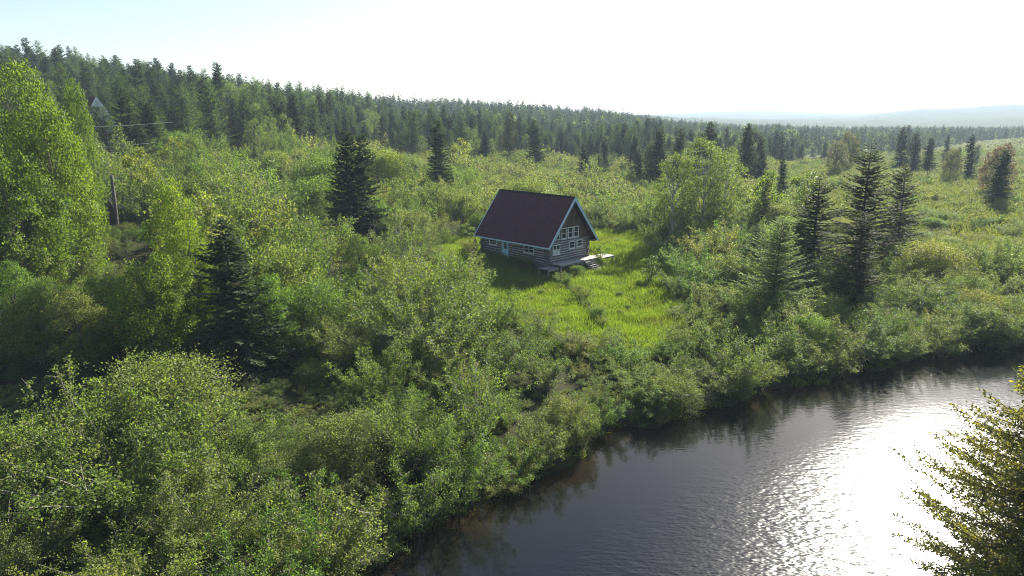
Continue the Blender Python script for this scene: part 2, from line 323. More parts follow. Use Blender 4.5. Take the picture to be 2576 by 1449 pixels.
# river surface
def watermat():
    m, nt, p = newmat('tannin_river_water')
    ge = N(nt, 'ShaderNodeNewGeometry'); at = N(nt, 'ShaderNodeAttribute', attribute_name='edge')
    r = ramp(nt, [(.0040, .0060, .0095), (.008, .0082, .0075), (.022, .014, .007)], [.0, .62, 1.0]); nt.links.new(at.outputs['Fac'], r.inputs['Fac'])  # bluish deep stop puts the sky's reflection into the colour; brown shallows are sediment
    nt.links.new(r.outputs[0], p.inputs['Base Color'])
    p.inputs['IOR'].default_value = 1.333; p.inputs['Specular IOR Level'].default_value = .5
    def wave(rot, sc, det, amp):
        mp = N(nt, 'ShaderNodeMapping'); mp.inputs['Rotation'].default_value = (0, 0, R(rot)); mp.inputs['Scale'].default_value = sc
        nt.links.new(ge.outputs['Position'], mp.inputs[0])
        nz = N(nt, 'ShaderNodeTexNoise'); nz.inputs['Scale'].default_value = 1; nz.inputs['Detail'].default_value = det; nz.inputs['Roughness'].default_value = .55
        nt.links.new(mp.outputs[0], nz.inputs['Vector'])
        mu = N(nt, 'ShaderNodeMath', operation='MULTIPLY'); mu.inputs[1].default_value = amp; nt.links.new(nz.outputs[0], mu.inputs[0]); return mu
    w1 = wave(12, (1.1, 3.4, 1), 2, .05); w2 = wave(-20, (3.0, 6.5, 1), 1, .026)
    ad = N(nt, 'ShaderNodeMath', operation='ADD'); nt.links.new(w1.outputs[0], ad.inputs[0]); nt.links.new(w2.outputs[0], ad.inputs[1])
    n3 = N(nt, 'ShaderNodeTexNoise'); n3.inputs['Scale'].default_value = .12; n3.inputs['Detail'].default_value = 2; nt.links.new(ge.outputs['Position'], n3.inputs['Vector'])
    mr = N(nt, 'ShaderNodeMapRange'); mr.inputs['From Min'].default_value = .3; mr.inputs['From Max'].default_value = .7; mr.inputs['To Min'].default_value = .65; mr.inputs['To Max'].default_value = 1.2
    nt.links.new(n3.outputs[0], mr.inputs['Value'])
    am = N(nt, 'ShaderNodeAttribute', attribute_name='breeze')
    rg = N(nt, 'ShaderNodeMath', operation='MULTIPLY_ADD'); rg.inputs[1].default_value = .14; rg.inputs[2].default_value = .06; nt.links.new(am.outputs['Fac'], rg.inputs[0]); nt.links.new(rg.outputs[0], p.inputs['Roughness'])
    m1 = N(nt, 'ShaderNodeMath', operation='MULTIPLY'); nt.links.new(mr.outputs[0], m1.inputs[0]); nt.links.new(am.outputs['Fac'], m1.inputs[1])
    m2 = N(nt, 'ShaderNodeMath', operation='MULTIPLY'); nt.links.new(m1.outputs[0], m2.inputs[0]); nt.links.new(ad.outputs[0], m2.inputs[1])
    b = N(nt, 'ShaderNodeBump'); b.inputs['Strength'].default_value = 1; b.inputs['Distance'].default_value = 1
    nt.links.new(m2.outputs[0], b.inputs['Height']); nt.links.new(b.outputs[0], p.inputs['Normal'])
    return m
st = 1.5
xs = np.arange(-70, 280, st); ys = np.arange(-45, 500, st)
X, Y = np.meshgrid(xs, ys); wp = np.stack([X.ravel(), Y.ravel()], 1); wd = bank_d(wp)
ii = np.arange(len(wp)).reshape(X.shape)
wq = np.stack([ii[:-1, :-1], ii[:-1, 1:], ii[1:, 1:], ii[1:, :-1]], -1).reshape(-1, 4)
wq = wq[(wd[wq] < 2.2).any(1)]
used, inv = np.unique(wq, return_inverse=True)
me = mesh_quads('river', np.concatenate([wp[used], np.zeros((len(used), 1))], 1), inv.reshape(-1, 4), watermat())
a = me.attributes.new('edge', 'FLOAT', 'POINT'); a.data.foreach_set('value', np.clip(1 + wd[used] / 5.0, 0, 1).astype(np.float32))
a = me.attributes.new('breeze', 'FLOAT', 'POINT'); a.data.foreach_set('value', np.interp(seg_dist(wp[used], left_bank), [0, 5, 8, 11], [.1, .14, .7, 1]).astype(np.float32))
tag(link('river', me), 'dark brown river with sun glitter', kind='structure')

# ------------------------------------------------------------------ plant shapes
def shrub_shape(h=3.6, r=2.0, lobes=7, clusters=560, per=12, leaf=.085, bare=0, stems=9):
    L = []
    for i in range(lobes):
        a_ = rng.uniform(0, 2 * np.pi); q_ = r * .62 * math.sqrt(rng.uniform(0, 1)); lr = rng.uniform(.38, .6) * r
        zc = h * rng.uniform(.38, .8) - .25 * q_
        L.append((q_ * math.cos(a_), q_ * math.sin(a_), zc, lr, min(lr * rng.uniform(.7, 1.0), h - zc + .1)))
    L = np.array(L)
    pick = rng.choice(lobes, clusters, p=(L[:, 3] ** 2) / (L[:, 3] ** 2).sum())
    d = rand_dirs(clusters); d[:, 2] = np.abs(d[:, 2]) * 1.15 - .3; d = norm(d)
    rr_ = rng.uniform(.55, 1.06, clusters)[:, None]
    C = L[pick, :3] + d * rr_ * np.stack([L[pick, 3], L[pick, 3], L[pick, 4]], 1)
    low = rng.uniform(size=clusters) < .16          # skirt of leaves near the ground
    C[low, 2] *= rng.uniform(.15, .6, low.sum()); C[:, 2] = np.maximum(C[:, 2], .12)
    n = clusters * per
    cd = np.repeat(d, per, 0); P = np.repeat(C, per, 0) + rng.normal(0, 1, (n, 3)) * np.array([.105, .105, .08]) * (r / 2.0) + cd * rng.uniform(-.1, .25, (n, 1))
    D = norm(cd * .5 + rng.normal(0, .7, (n, 3)) + np.array([0, 0, -.1])); nrm = norm(rng.normal(0, .75, (n, 3)) + np.array([0, 0, .8]) + cd * .4)
    W = norm(np.cross(D, nrm)); S = leaf * rng.uniform(.7, 1.35, n)
    leafVF = quads_dir(P, D, W, S * 1.25, S)
    g = Geo()
    for k in range(stems):
        tgt = C[rng.integers(clusters)] * np.array([.9, .9, 1.0]); b0 = rng.normal(0, .18, 3) * np.array([1, 1, 0]) * (r / 2)
        mid = (b0 + tgt) / 2 + rng.normal(0, .2, 3) + np.array([0, 0, .2])
        g.add(tube([b0 - np.array([0, 0, .25]), b0 * .7 + mid * .3, mid, tgt], [.032, .028, .02, .008], 4))
    for k in range(bare):
        a0 = C[rng.integers(clusters)]; dd = norm(rand_dirs(1)[0] + np.array([0, 0, .75])); ln = rng.uniform(.5, 1.2)
        p1 = a0 + dd * ln * .5 + rng.normal(0, .06, 3); p2 = a0 + dd * ln + rng.normal(0, .12, 3)
        g.add(tube([a0 - dd * .3, a0, p1, p2], [.014, .012, .009, .004], 3))
        for s in range(2):
            e = p1 + norm(dd + rng.normal(0, .6, 3)) * ln * rng.uniform(.3, .6); g.add(tube([p1, (p1 + e) / 2 + rng.normal(0, .03, 3), e], [.008, .007, .003], 3))
    return leafVF, g.arr()

def stem_shrub(h=3.6, r=2.0, stems=18, twigs=20, per=14, leaf=.058, bare=6, tilt=.62, spread=.11):
    P, Dd, g = [], [], Geo()
    for k in range(stems):
        az = k * 2.4 + rng.uniform(-.6, .6); tl = tilt * math.sqrt(rng.uniform(.02, 1)); L_ = h * rng.uniform(.62, 1.12) * (1 - .15 * tl)
        b0 = np.array([math.cos(az), math.sin(az), 0]) * rng.uniform(0, .3) * r * .5
        d0 = np.array([math.cos(az) * math.sin(tl), math.sin(az) * math.sin(tl), math.cos(tl)])
        cv = rng.normal(0, .12, 3) * L_; cv[2] = -abs(cv[2]) * .6
        def at(t): return b0 + d0 * (L_ * t)[..., None] + cv * (t * t)[..., None]
        ts = np.linspace(0, 1, 5); pp = at(ts); pp[0, 2] -= .25; g.add(tube(pp, [.034, .028, .02, .012, .005], 4))
        n = max(4, int(twigs * L_ / h)); t = rng.uniform(.16, 1.0, n) ** .75; o = at(t)
        out = norm(rng.normal(0, .8, (n, 3)) + d0 * .55 + np.array([0, 0, .25])); ln = r * rng.uniform(.14, .36, n) * (1.15 - .55 * t)
        f = rng.uniform(.1, 1.05, (n, per)); q_ = o[:, None] + out[:, None] * (ln[:, None] * f)[..., None] + rng.normal(0, spread, (n, per, 3)) * np.array([1, 1, .7]) * .75
        P.append(q_.reshape(-1, 3)); Dd.append(np.repeat(out, per, 0))
        for w_ in range(0, n, 5): g.add(tube([o[w_], o[w_] + out[w_] * ln[w_]], [.009, .004], 3))
    P = np.concatenate(P); cd = np.concatenate(Dd); P[:, 2] = np.maximum(P[:, 2], .1); n = len(P)
    D = norm(cd * .5 + rng.normal(0, .75, (n, 3)) + np.array([0, 0, -.1])); nrm = norm(rng.normal(0, .7, (n, 3)) + np.array([0, 0, .85]) + cd * .3)
    W = norm(np.cross(D, nrm)); S = leaf * rng.uniform(.7, 1.4, n)
    for k in range(bare):
        a0 = P[rng.integers(n)]; dd = norm(rand_dirs(1)[0] * .7 + np.array([0, 0, .8])); ln = rng.uniform(.4, .9)
        p1 = a0 + dd * ln * .5 + rng.normal(0, .05, 3); g.add(tube([a0 - dd * .3, a0, p1, a0 + dd * ln + rng.normal(0, .1, 3)], [.012, .010, .007, .003], 3))
        e = p1 + norm(dd + rng.normal(0, .6, 3)) * ln * .45; g.add(tube([p1, e], [.006, .003], 3))
    return quads_dir(P, D, W, S * 1.25, S), g.arr()

def conifer_shape(h=12., r=2.6, levels=40, per=5, step=.2, tw=.34, tww=.13, slope=(-.25, .25), curl=.25, gap=0.0, power=.8, base=.06, irregular=.38, sub=0, trunk_k=6):
    P, D, W, Ls, Ws = [], [], [], [], []
    g = Geo(); ph0 = rng.uniform(0, 6.28); asym = .24
    nz_ = 9; zz = np.linspace(-.3, h, nz_); bend = rng.normal(0, .05, 2) * h * .15
    tp = np.stack([bend[0] * (zz / h) ** 2, bend[1] * (zz / h) ** 2, zz], 1)
    g.add(tube(tp, np.linspace(h * .0135 + .03, .012, nz_), trunk_k))
    for l in range(levels):
        t = base + (1 - base) * ((l + rng.uniform(-.3, .3)) / levels); t = min(max(t, base), .985)
        z = t * h
        for b in range(per):
            if rng.uniform() < gap: continue
            az = rng.uniform(0, 2 * np.pi)
            Lb = r * ((1 - t) ** power) * rng.uniform(1 - irregular * 1.6, 1 + irregular) + .12
            Lb *= 1 + asym * math.cos(az - ph0 - 5 * t)
            if t < .15: Lb *= .75 + t * 1.6
            sl = slope[0] * (1 - t) + slope[1] * t + rng.normal(0, .15)
            o = np.array([bend[0] * t * t, bend[1] * t * t, z])
            dh = np.array([math.cos(az), math.sin(az), 0]); side = np.array([-dh[1], dh[0], 0])
            n = max(3, int(Lb / step)); s = (np.arange(n) + .6) / n
            pts = o + dh * (s * Lb)[:, None] + np.array([0, 0, 1.0]) * ((sl * s + curl * s * s) * Lb)[:, None]
            fan = tw * (1.15 - .75 * s) * rng.uniform(.8, 1.2)
            fan = np.minimum(fan, Lb * .5)
            for sg in (-1, 1):
                dd = norm(dh * .75 + side * sg * .8 + rng.normal(0, .16, (n, 3)) + np.array([0, 0, -.10]))
                P.append(pts + rng.normal(0, .02, (n, 3))); D.append(dd)
                W.append(norm(np.cross(dd, np.array([0, 0, 1.0]) + rng.normal(0, .55, (n, 3))))); Ls.append(fan); Ws.append(np.full(n, tww) * min(1, max(.5, Lb / .9)) * rng.uniform(.7, 1.2, n))
            dd = norm(dh + rng.normal(0, .2, (n, 3)) + np.array([0, 0, sl + .05])); P.append(pts); D.append(dd)
            W.append(norm(np.cross(dd, np.array([0, 0, 1.0]) + rng.normal(0, .7, (n, 3))))); Ls.append(np.full(n, min(step * 1.7, Lb))); Ws.append(np.full(n, tww * .9 * min(1, max(.5, Lb / .9))))
            if Lb > .8:
                g.add(tube(np.stack([o, o + dh * Lb * .5 + np.array([0, 0, (sl * .5 + curl * .25) * Lb]), o + dh * Lb * .95 + np.array([0, 0, (sl * .95 + curl * .9) * Lb])]), [.028, .018, .006], 3))
    P, D, W, Ls, Ws = map(np.concatenate, (P, D, W, Ls, Ws))
    if sub:   # break every spray into a twig of small leaves
        k = sub; n = len(P); f = rng.uniform(.05, 1, (n, k))
        P2 = (P[:, None] + D[:, None] * (Ls[:, None] * f)[..., None]).reshape(-1, 3) + rng.normal(0, .03, (n * k, 3))
        D2 = norm(np.repeat(D, k, 0) + rng.normal(0, .65, (n * k, 3))); W2 = norm(np.cross(D2, rng.normal(0, .6, (n * k, 3)) + np.array([0, 0, 1.])))
        lf = quads_dir(P2, D2, W2, rng.uniform(.08, .14, n * k), rng.uniform(.035, .065, n * k))
    else:
        lf = quads_dir(P, D, W, Ls, Ws)
    return lf, g.arr()

def broad_shape(h=11., r=4., lobes=16, clusters=900, per=13, leaf=.15, trunk=.16, low=.25, spread=.32):
    g = Geo()
    zz = np.linspace(-.3, h * .8, 7); wob = np.cumsum(rng.normal(0, .08, (7, 2)), 0)
    tp = np.concatenate([wob, zz[:, None]], 1); g.add(tube(tp, np.linspace(trunk, .04, 7), 6))
    L = []
    for i in range(lobes):
        t = low + (1 - low) * (i + .5) / lobes; prof = math.sin(math.pi * min(1, (t - low * .6) / (1.04 - low * .6))) ** .6
        a_ = i * 2.4 + rng.uniform(-.5, .5); q_ = r * prof * rng.uniform(.45, .75); lr = r * spread * rng.uniform(.8, 1.2) * (.55 + .45 * prof)
        c = np.array([q_ * math.cos(a_), q_ * math.sin(a_), t * h - lr * .5]); L.append((*c, lr))
        k = min(6, int(t * 6)); s0 = tp[max(0, k - 1)]
        g.add(tube([s0, (s0 + c) / 2 + np.array([0, 0, -.1]), c], [trunk * .4, trunk * .26, .02], 4))
    L = np.array(L); pick = rng.choice(lobes, clusters, p=(L[:, 3] ** 2) / (L[:, 3] ** 2).sum())
    d = rand_dirs(clusters); d[:, 2] = d[:, 2] * .8 + .15; d = norm(d)
    C = L[pick, :3] + d * (L[pick, 3] * rng.uniform(.62, 1.06, clusters))[:, None] * np.array([1, 1, .85])
    n = clusters * per; cd = np.repeat(d, per, 0)
    P = np.repeat(C, per, 0) + rng.normal(0, .17, (n, 3)) * np.array([1, 1, .65]) * max(1, leaf / .15)
    D = norm(cd * .4 + rng.normal(0, .7, (n, 3)) + np.array([0, 0, -.05])); nrm = norm(rng.normal(0, .6, (n, 3)) + np.array([0, 0, .9]) + cd * .5)
    W = norm(np.cross(D, nrm)); S = leaf * rng.uniform(.7, 1.3, n)
    return quads_dir(P, D, W, S * 1.15, S), g.arr()

class Plant:
    """a plant kind: separate crown and trunk meshes and, for scattering, one joined mesh"""
    def __init__(s, name, shp, leafm, woodm, size, part=('crown', 'trunk')):
        (lv, lf), (wv, wf) = shp
        s.size, s.part = size, part
        s.leaf = mesh_quads(name + '_crown', lv, lf, leafm); s.wood = mesh_quads(name + '_trunk', wv, wf, woodm, smooth=True)
        s.joined = None; s._d = (name, lv, lf, wv, wf, leafm, woodm)
    def one(s):
        if s.joined is None:
            n, lv, lf, wv, wf, a_, b_ = s._d
            s.joined = mesh_quads(n, np.concatenate([lv, wv]), np.concatenate([lf, wf + len(lv)]), [a_, b_], np.concatenate([np.zeros(len(lf)), np.ones(len(wf))]))
        return s.joined
    def variant(s, name, leafm):
        v = Plant.__new__(Plant); v.size, v.part = s.size, s.part; v.wood = s.wood; v.joined = None
        v.leaf = s.leaf.copy(); v.leaf.name = name; v.leaf.materials.clear(); v.leaf.materials.append(leafm); v._d = (name,) + s._d[1:5] + (leafm, s._d[6]); return v
def plant(pl, name, loc, sc, rz, label, cat, group=None, tilt=(0, 0), parts=True):
    if parts:
        r_ = empty(name, loc, rz); r_.rotation_euler = (tilt[0], tilt[1], rz); r_.scale = sc
        link(pl.part[0], pl.leaf, r_); link(pl.part[1], pl.wood, r_)
    else:
        r_ = link(name, pl.one(), None, loc); r_.rotation_euler = (tilt[0], tilt[1], rz); r_.scale = sc
    r_.rotation_mode = 'ZYX'
    return tag(r_, label, cat, group)

SH = ('foliage', 'stems')
alders = [Plant('alder', stem_shrub(3.4, 2.1, 28, 30, 20, .052, 6, .66, .085), M['alder'], M['twig'], (3.4, 2.1), SH),
          Plant('alder', stem_shrub(3.8, 2.5, 34, 30, 20, .052, 6, .78, .085), M['alder'], M['twig'], (3.8, 2.5), SH),
          Plant('alder', stem_shrub(3.0, 2.1, 26, 28, 19, .050, 12, .76, .085), M['alder'], M['twig'], (3.0, 2.1), SH),
          Plant('alder', shrub_shape(3.6, 2.1, 16, 1150, 19, .050, 6), M['alder'], M['twig'], (3.6, 2.1), SH),
          Plant('alder', stem_shrub(3.4, 2.1, 22, 20, 18, .052, 24, .7, .085), M['alder'], M['twig'], (3.4, 2.1), SH),
          Plant('alder', stem_shrub(4.0, 2.2, 28, 32, 20, .052, 4, .6, .085), M['alder'], M['twig'], (4.0, 2.2), SH)]
twiggy = Plant('bare_shrub', stem_shrub(3.0, 1.7, 20, 6, 5, .06, 60, .75), M['alder'], M['twig'], (3.0, 1.7), SH)
fields = [Plant('field_shrub', stem_shrub(2.2, 1.9, 16, 14, 10, .095, 3, .8, .13), M['field'], M['twig'], (2.2, 1.9), SH),
          Plant('field_shrub', stem_shrub(2.0, 2.0, 18, 14, 10, .095, 3, .85, .13), M['field'], M['twig'], (2.0, 2.0), SH),
          Plant('field_shrub', stem_shrub(2.4, 1.7, 14, 12, 9, .095, 8, .7, .12), M['field'], M['twig'], (2.4, 1.7), SH),
          Plant('field_shrub', stem_shrub(2.3, 1.9, 16, 14, 10, .095, 4, .75, .13), M['alder'], M['twig'], (2.3, 1.9), SH)]
sp_dense = [Plant('spruce', conifer_shape(12, 2.5, 50, 9, .2, .56, .22, (-.35, .3), .16, 0, .62), M['spruce'], M['bark'], (12, 2.5)),
            Plant('spruce', conifer_shape(12, 2.0, 52, 9, .2, .5, .2, (-.4, .25), .18, 0, .58), M['spruce'], M['bark'], (12, 2.0)),
            Plant('spruce', conifer_shape(12, 2.9, 46, 9, .22, .58, .22, (-.3, .35), .14, .05, .75), M['spruce'], M['bark'], (12, 2.9))]
sp_open = [Plant('open_spruce', conifer_shape(12, 2.9, 40, 8, .14, .42, .13, (-.14, .3), .2, .1, .68, irregular=.34), M['olive_spruce'], M['bark'], (12, 2.9)),
           Plant('open_spruce', conifer_shape(12, 2.7, 42, 8, .14, .42, .13, (-.2, .3), .22, .08, .75, irregular=.3), M['olive_spruce'], M['bark'], (12, 2.7))]
larches = [Plant('larch', conifer_shape(12, 3.5, 50, 8, .17, .46, .095, (.05, .5), .1, 0, .72), M['larch'], M['bark'], (12, 3.5)),
           Plant('larch', conifer_shape(12, 3.0, 52, 8, .17, .44, .095, (0, .5), .12, 0, .68), M['larch'], M['bark'], (12, 3.0))]
far_sp = [Plant('far_spruce', conifer_shape(12, 2.5, 19, 6, .5, .7, .34, (-.3, .3), .15, 0, .95, trunk_k=3), M['spruce'], M['bark'], (12, 2.5)),
          Plant('far_spruce', conifer_shape(12, 2.0, 20, 6, .5, .65, .32, (-.3, .3), .15, 0, .9, trunk_k=3), M['spruce'], M['bark'], (12, 2.0)),
          Plant('far_larch', conifer_shape(12, 2.9, 20, 6, .45, .6, .28, (.1, .5), .1, 0, .95, trunk_k=3), M['larch'], M['bark'], (12, 2.9)),
          Plant('far_birch', broad_shape(10, 3.2, 9, 130, 6, .5, .12), M['birch'], M['bark'], (10, 3.2))]
maples = [Plant('maple', broad_shape(12, 4.2, 30, 2200, 14, .115, .2, .05, .30), M['maple'], M['bark'], (12, 4.2)),
          Plant('maple', broad_shape(10, 3.8, 26, 1900, 14, .115, .17, .05, .31), M['maple'], M['bark'], (10, 3.8))]
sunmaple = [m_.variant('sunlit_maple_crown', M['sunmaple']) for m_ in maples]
birch = Plant('birch', broad_shape(11, 3.8, 20, 1100, 12, .11, .16, .25, .27), M['birch'], M['birchbark'], (11, 3.4))
sapling = Plant('sapling', broad_shape(5, 1.5, 8, 260, 10, .13, .05, .15, .4), M['bright'], M['bark'], (5, 1.5))
sap_green = sapling.variant('green_sapling_crown', M['maple'])
pinkm = maples[1].variant('pink_maple_crown', M['pink'])
tanm = maples[0].variant('tan_maple_crown', M['tan'])
pale_larch = larches[0].variant('pale_larch_crown', M['pale_larch'])
near_fir = Plant('near_fir', conifer_shape(10, 3.5, 56, 8, .17, .46, .1, (-.12, .35), .14, .05, .56, .03, .28, sub=8), M['fir'], M['bark'], (10, 3.6))

# scatter for what cannot be counted
def scatter(name, pts, rz, sc, index, meshes, label):
    c = bpy.data.collections.new(name + '_kinds')
    for i, m_ in enumerate(meshes): c.objects.link(bpy.data.objects.new('kind_%s_%02d' % (name, i), m_))
    me = bpy.data.meshes.new(name); me.vertices.add(len(pts)); me.vertices.foreach_set('co', np.asarray(pts, np.float32).ravel())
    for nm, arr, ty in (('rotation_v', np.stack([np.zeros(len(rz)), np.zeros(len(rz)), rz], 1), 'FLOAT_VECTOR'), ('scale_v', sc, 'FLOAT_VECTOR')):
        at = me.attributes.new(nm, ty, 'POINT'); at.data.foreach_set('vector', np.asarray(arr, np.float32).ravel())
    at = me.attributes.new('kind_i', 'INT', 'POINT'); at.data.foreach_set('value', np.asarray(index, np.int32))
    o = link(name, me)
    ng = bpy.data.node_groups.new(name, 'GeometryNodeTree')
    ng.interface.new_socket('Geometry', in_out='INPUT', socket_type='NodeSocketGeometry'); ng.interface.new_socket('Geometry', in_out='OUTPUT', socket_type='NodeSocketGeometry')
    gi, go = ng.nodes.new('NodeGroupInput'), ng.nodes.new('NodeGroupOutput')
    mp = ng.nodes.new('GeometryNodeMeshToPoints'); ip = ng.nodes.new('GeometryNodeInstanceOnPoints'); ci = ng.nodes.new('GeometryNodeCollectionInfo')
    ci.inputs['Collection'].default_value = c; ci.inputs['Separate Children'].default_value = True; ci.inputs['Reset Children'].default_value = True
    def attr(nm, ty):
        n = ng.nodes.new('GeometryNodeInputNamedAttribute'); n.data_type = ty; n.inputs['Name'].default_value = nm; return n.outputs[0]
    e2r = ng.nodes.new('FunctionNodeEulerToRotation')
    ng.links.new(attr('rotation_v', 'FLOAT_VECTOR'), e2r.inputs[0])
    ng.links.new(gi.outputs[0], mp.inputs[0]); ng.links.new(mp.outputs[0], ip.inputs['Points']); ng.links.new(ci.outputs[0], ip.inputs['Instance'])
    ip.inputs['Pick Instance'].default_value = True
    ng.links.new(attr('kind_i', 'INT'), ip.inputs['Instance Index']); ng.links.new(e2r.outputs[0], ip.inputs['Rotation']); ng.links.new(attr('scale_v', 'FLOAT_VECTOR'), ip.inputs['Scale'])
    ng.links.new(ip.outputs[0], go.inputs[0])
    md = o.modifiers.new('scatter', 'NODES'); md.node_group = ng
    return tag(o, label, None, None, 'stuff')

# ------------------------------------------------------------------ log cabin
CX, CY, YAW = 6.6, 71.4, R(44.6)
G2 = np.array([math.cos(YAW), math.sin(YAW)]); B2 = np.array([-math.sin(YAW), math.cos(YAW)])
def cab(u, v): return np.array([CX, CY]) + G2 * u + B2 * v
Z0 = 1.2
cabin = empty('log_cabin', (CX, CY, Z0), YAW)
tag(cabin, 'weathered log cabin with steep dark maroon roof and pale blue trim in the grassy clearing', 'cabin')
WU, V0, V1 = 3.2, .95, 10.8                     # half width and front, back of the log walls
EU, LZ, HR, RL = 3.99, 4.2 - Z0, 4.91, 11.42    # eave half width, eave height, ridge rise, roof length
ZL0, ZL1 = 2.2 - Z0, 4.5 - Z0
sl_ = HR / EU
def roof_z(u): return LZ + HR - abs(u) * sl_
# log courses
def log_mesh(name, ln, rad_):
    n = 9; x = np.linspace(-ln / 2, ln / 2, n)
    pts = np.stack([x, rng.normal(0, .008, n), rng.normal(0, .01, n)], 1)
    V_, F_ = tube(pts, rad_ * rng.uniform(.93, 1.06, n), 8); k = 8
    capv = np.array([pts[0], pts[-1]]); m_ = len(V_)
    V_ = np.concatenate([V_, capv]); ex = [(m_, (j + 2) % k, (j + 1) % k, j) for j in range(0, k, 2)] + [(m_ + 1, (n - 1) * k + j, (n - 1) * k + (j + 1) % k, (n - 1) * k + (j + 2) % k) for j in range(0, k, 2)]
    return mesh_quads(name, V_, np.concatenate([F_, ex]), M['log'], smooth=True)
lg_side = [log_mesh('side_log', V1 - V0 + .7, .106) for _ in range(4)]; lg_front = [log_mesh('end_log', 2 * WU + .8, .106) for _ in range(4)]
nc = 9; dz = (ZL1 - ZL0) / nc
for k in range(nc):
    for sgn in (-1, 1):
        z = ZL0 + dz * (k + .5)
        if z < LZ + .35:
            o = link('log', lg_side[k % 4], cabin, (sgn * WU, (V0 + V1) / 2 + random.uniform(-.08, .08), z)); o.rotation_euler = (random.uniform(0, 6), 0, math.pi / 2)
        o = link('log', lg_front[(k + 1) % 4], cabin, (random.uniform(-.08, .08), V0 if sgn < 0 else V1, z + dz * .42)); o.rotation_euler = (random.uniform(0, 6), 0, 0)
boxes('chinking', [(-WU - .062, -WU + .062, V0 + .07, V1 - .06, ZL0, LZ + .3), (WU - .062, WU + .062, V0 + .07, V1 - .06, ZL0, LZ + .3),
                   (-WU + .06, WU - .06, V0 - .062, V0 + .062, ZL0 + .1, ZL1 + .05), (-WU + .06, WU - .06, V1 - .062, V1 + .062, ZL0 + .1, ZL1 + .05)], M['chink'], cabin)
boxes('floor', [(-WU + .1, WU - .1, V0 + .1, V1 - .1, ZL0 - .1, ZL0 + .05)], M['deckold'], cabin)
# foundation stones under the logs
def stone_mesh():
    bm = bmesh.new(); bmesh.ops.create_icosphere(bm, subdivisions=1, radius=.5)
    for v in bm.verts: v.co = Vector((v.co.x * 1.3, v.co.y * .8, v.co.z * .8)) * random.uniform(.85, 1.15)
    me_ = bpy.data.meshes.new('stone'); bm.to_mesh(me_); bm.free(); me_.materials.append(M['stone']); return me_
stm = [stone_mesh() for _ in range(5)]
for k in range(34):
    if k < 20: u, v = -WU + .1 + (k % 10) * .7 + random.uniform(-.1, .1), V0 + random.uniform(-.02, .1)
    else: u, v = -WU + random.uniform(-.02, .1), V0 + .4 + (k - 20) * .35
    gz_ = tz(*cab(u, v)) - Z0
    top = ZL0 + .02
    h_ = max(.2, (top - gz_))
    if k < 20: z = gz_ + h_ * (.28 if k < 10 else .78); s = h_ * .62
    else: z = gz_ + h_ * .5; s = h_ * 1.05
    o = link('foundation_stone', random.choice(stm), cabin, (u, v, z)); o.scale = (random.uniform(.55, .75), .45, max(.18, s) * 1.15); o.rotation_euler = (0, 0, random.uniform(-.2, .2) + (math.pi / 2 if k >= 20 else 0))
boxes('foundation', [(-WU + .15, WU - .15, V0 + .12, V0 + .3, -1.0, ZL0 - .02), (-WU + .12, -WU + .3, V0 + .3, V1 - .2, -.6, ZL0 - .02), (WU - .3, WU - .12, V0 + .3, V1 - .2, -.6, ZL0 - .02), (-WU + .3, WU - .3, V1 - .4, V1 - .2, -.3, ZL0 - .02)], M['stone'], cabin)
# gable: vertical boards under the rake
bw = .20; nb = int(2 * 3.3 / bw)
for side_v in (V0 - .075, V1 + .045):
    for k in range(nb):
        u0 = -3.3 + k * bw; u1 = u0 + bw - .014
        za, zb_ = roof_z(u0) - .15, roof_z(u1) - .15
        if min(za, zb_) < ZL1 + .08: continue
        prism('gable_board', [(u0, ZL1 + .03), (u1, ZL1 + .03), (u1, zb_), (u0, za)], 'y', side_v + random.uniform(0, .006), side_v + .03, M['board'], cabin)
prism('gable_backing', [(-3.2, ZL1), (3.2, ZL1), (3.2, roof_z(3.2) - .17), (0, roof_z(0) - .2), (-3.2, roof_z(3.2) - .17)], 'y', V0 - .04, V0 + .02, M['board'], cabin)
prism('gable_backing', [(-3.2, ZL1), (3.2, ZL1), (3.2, roof_z(3.2) - .17), (0, roof_z(0) - .2), (-3.2, roof_z(3.2) - .17)], 'y', V1 - .02, V1 + .04, M['board'], cabin)
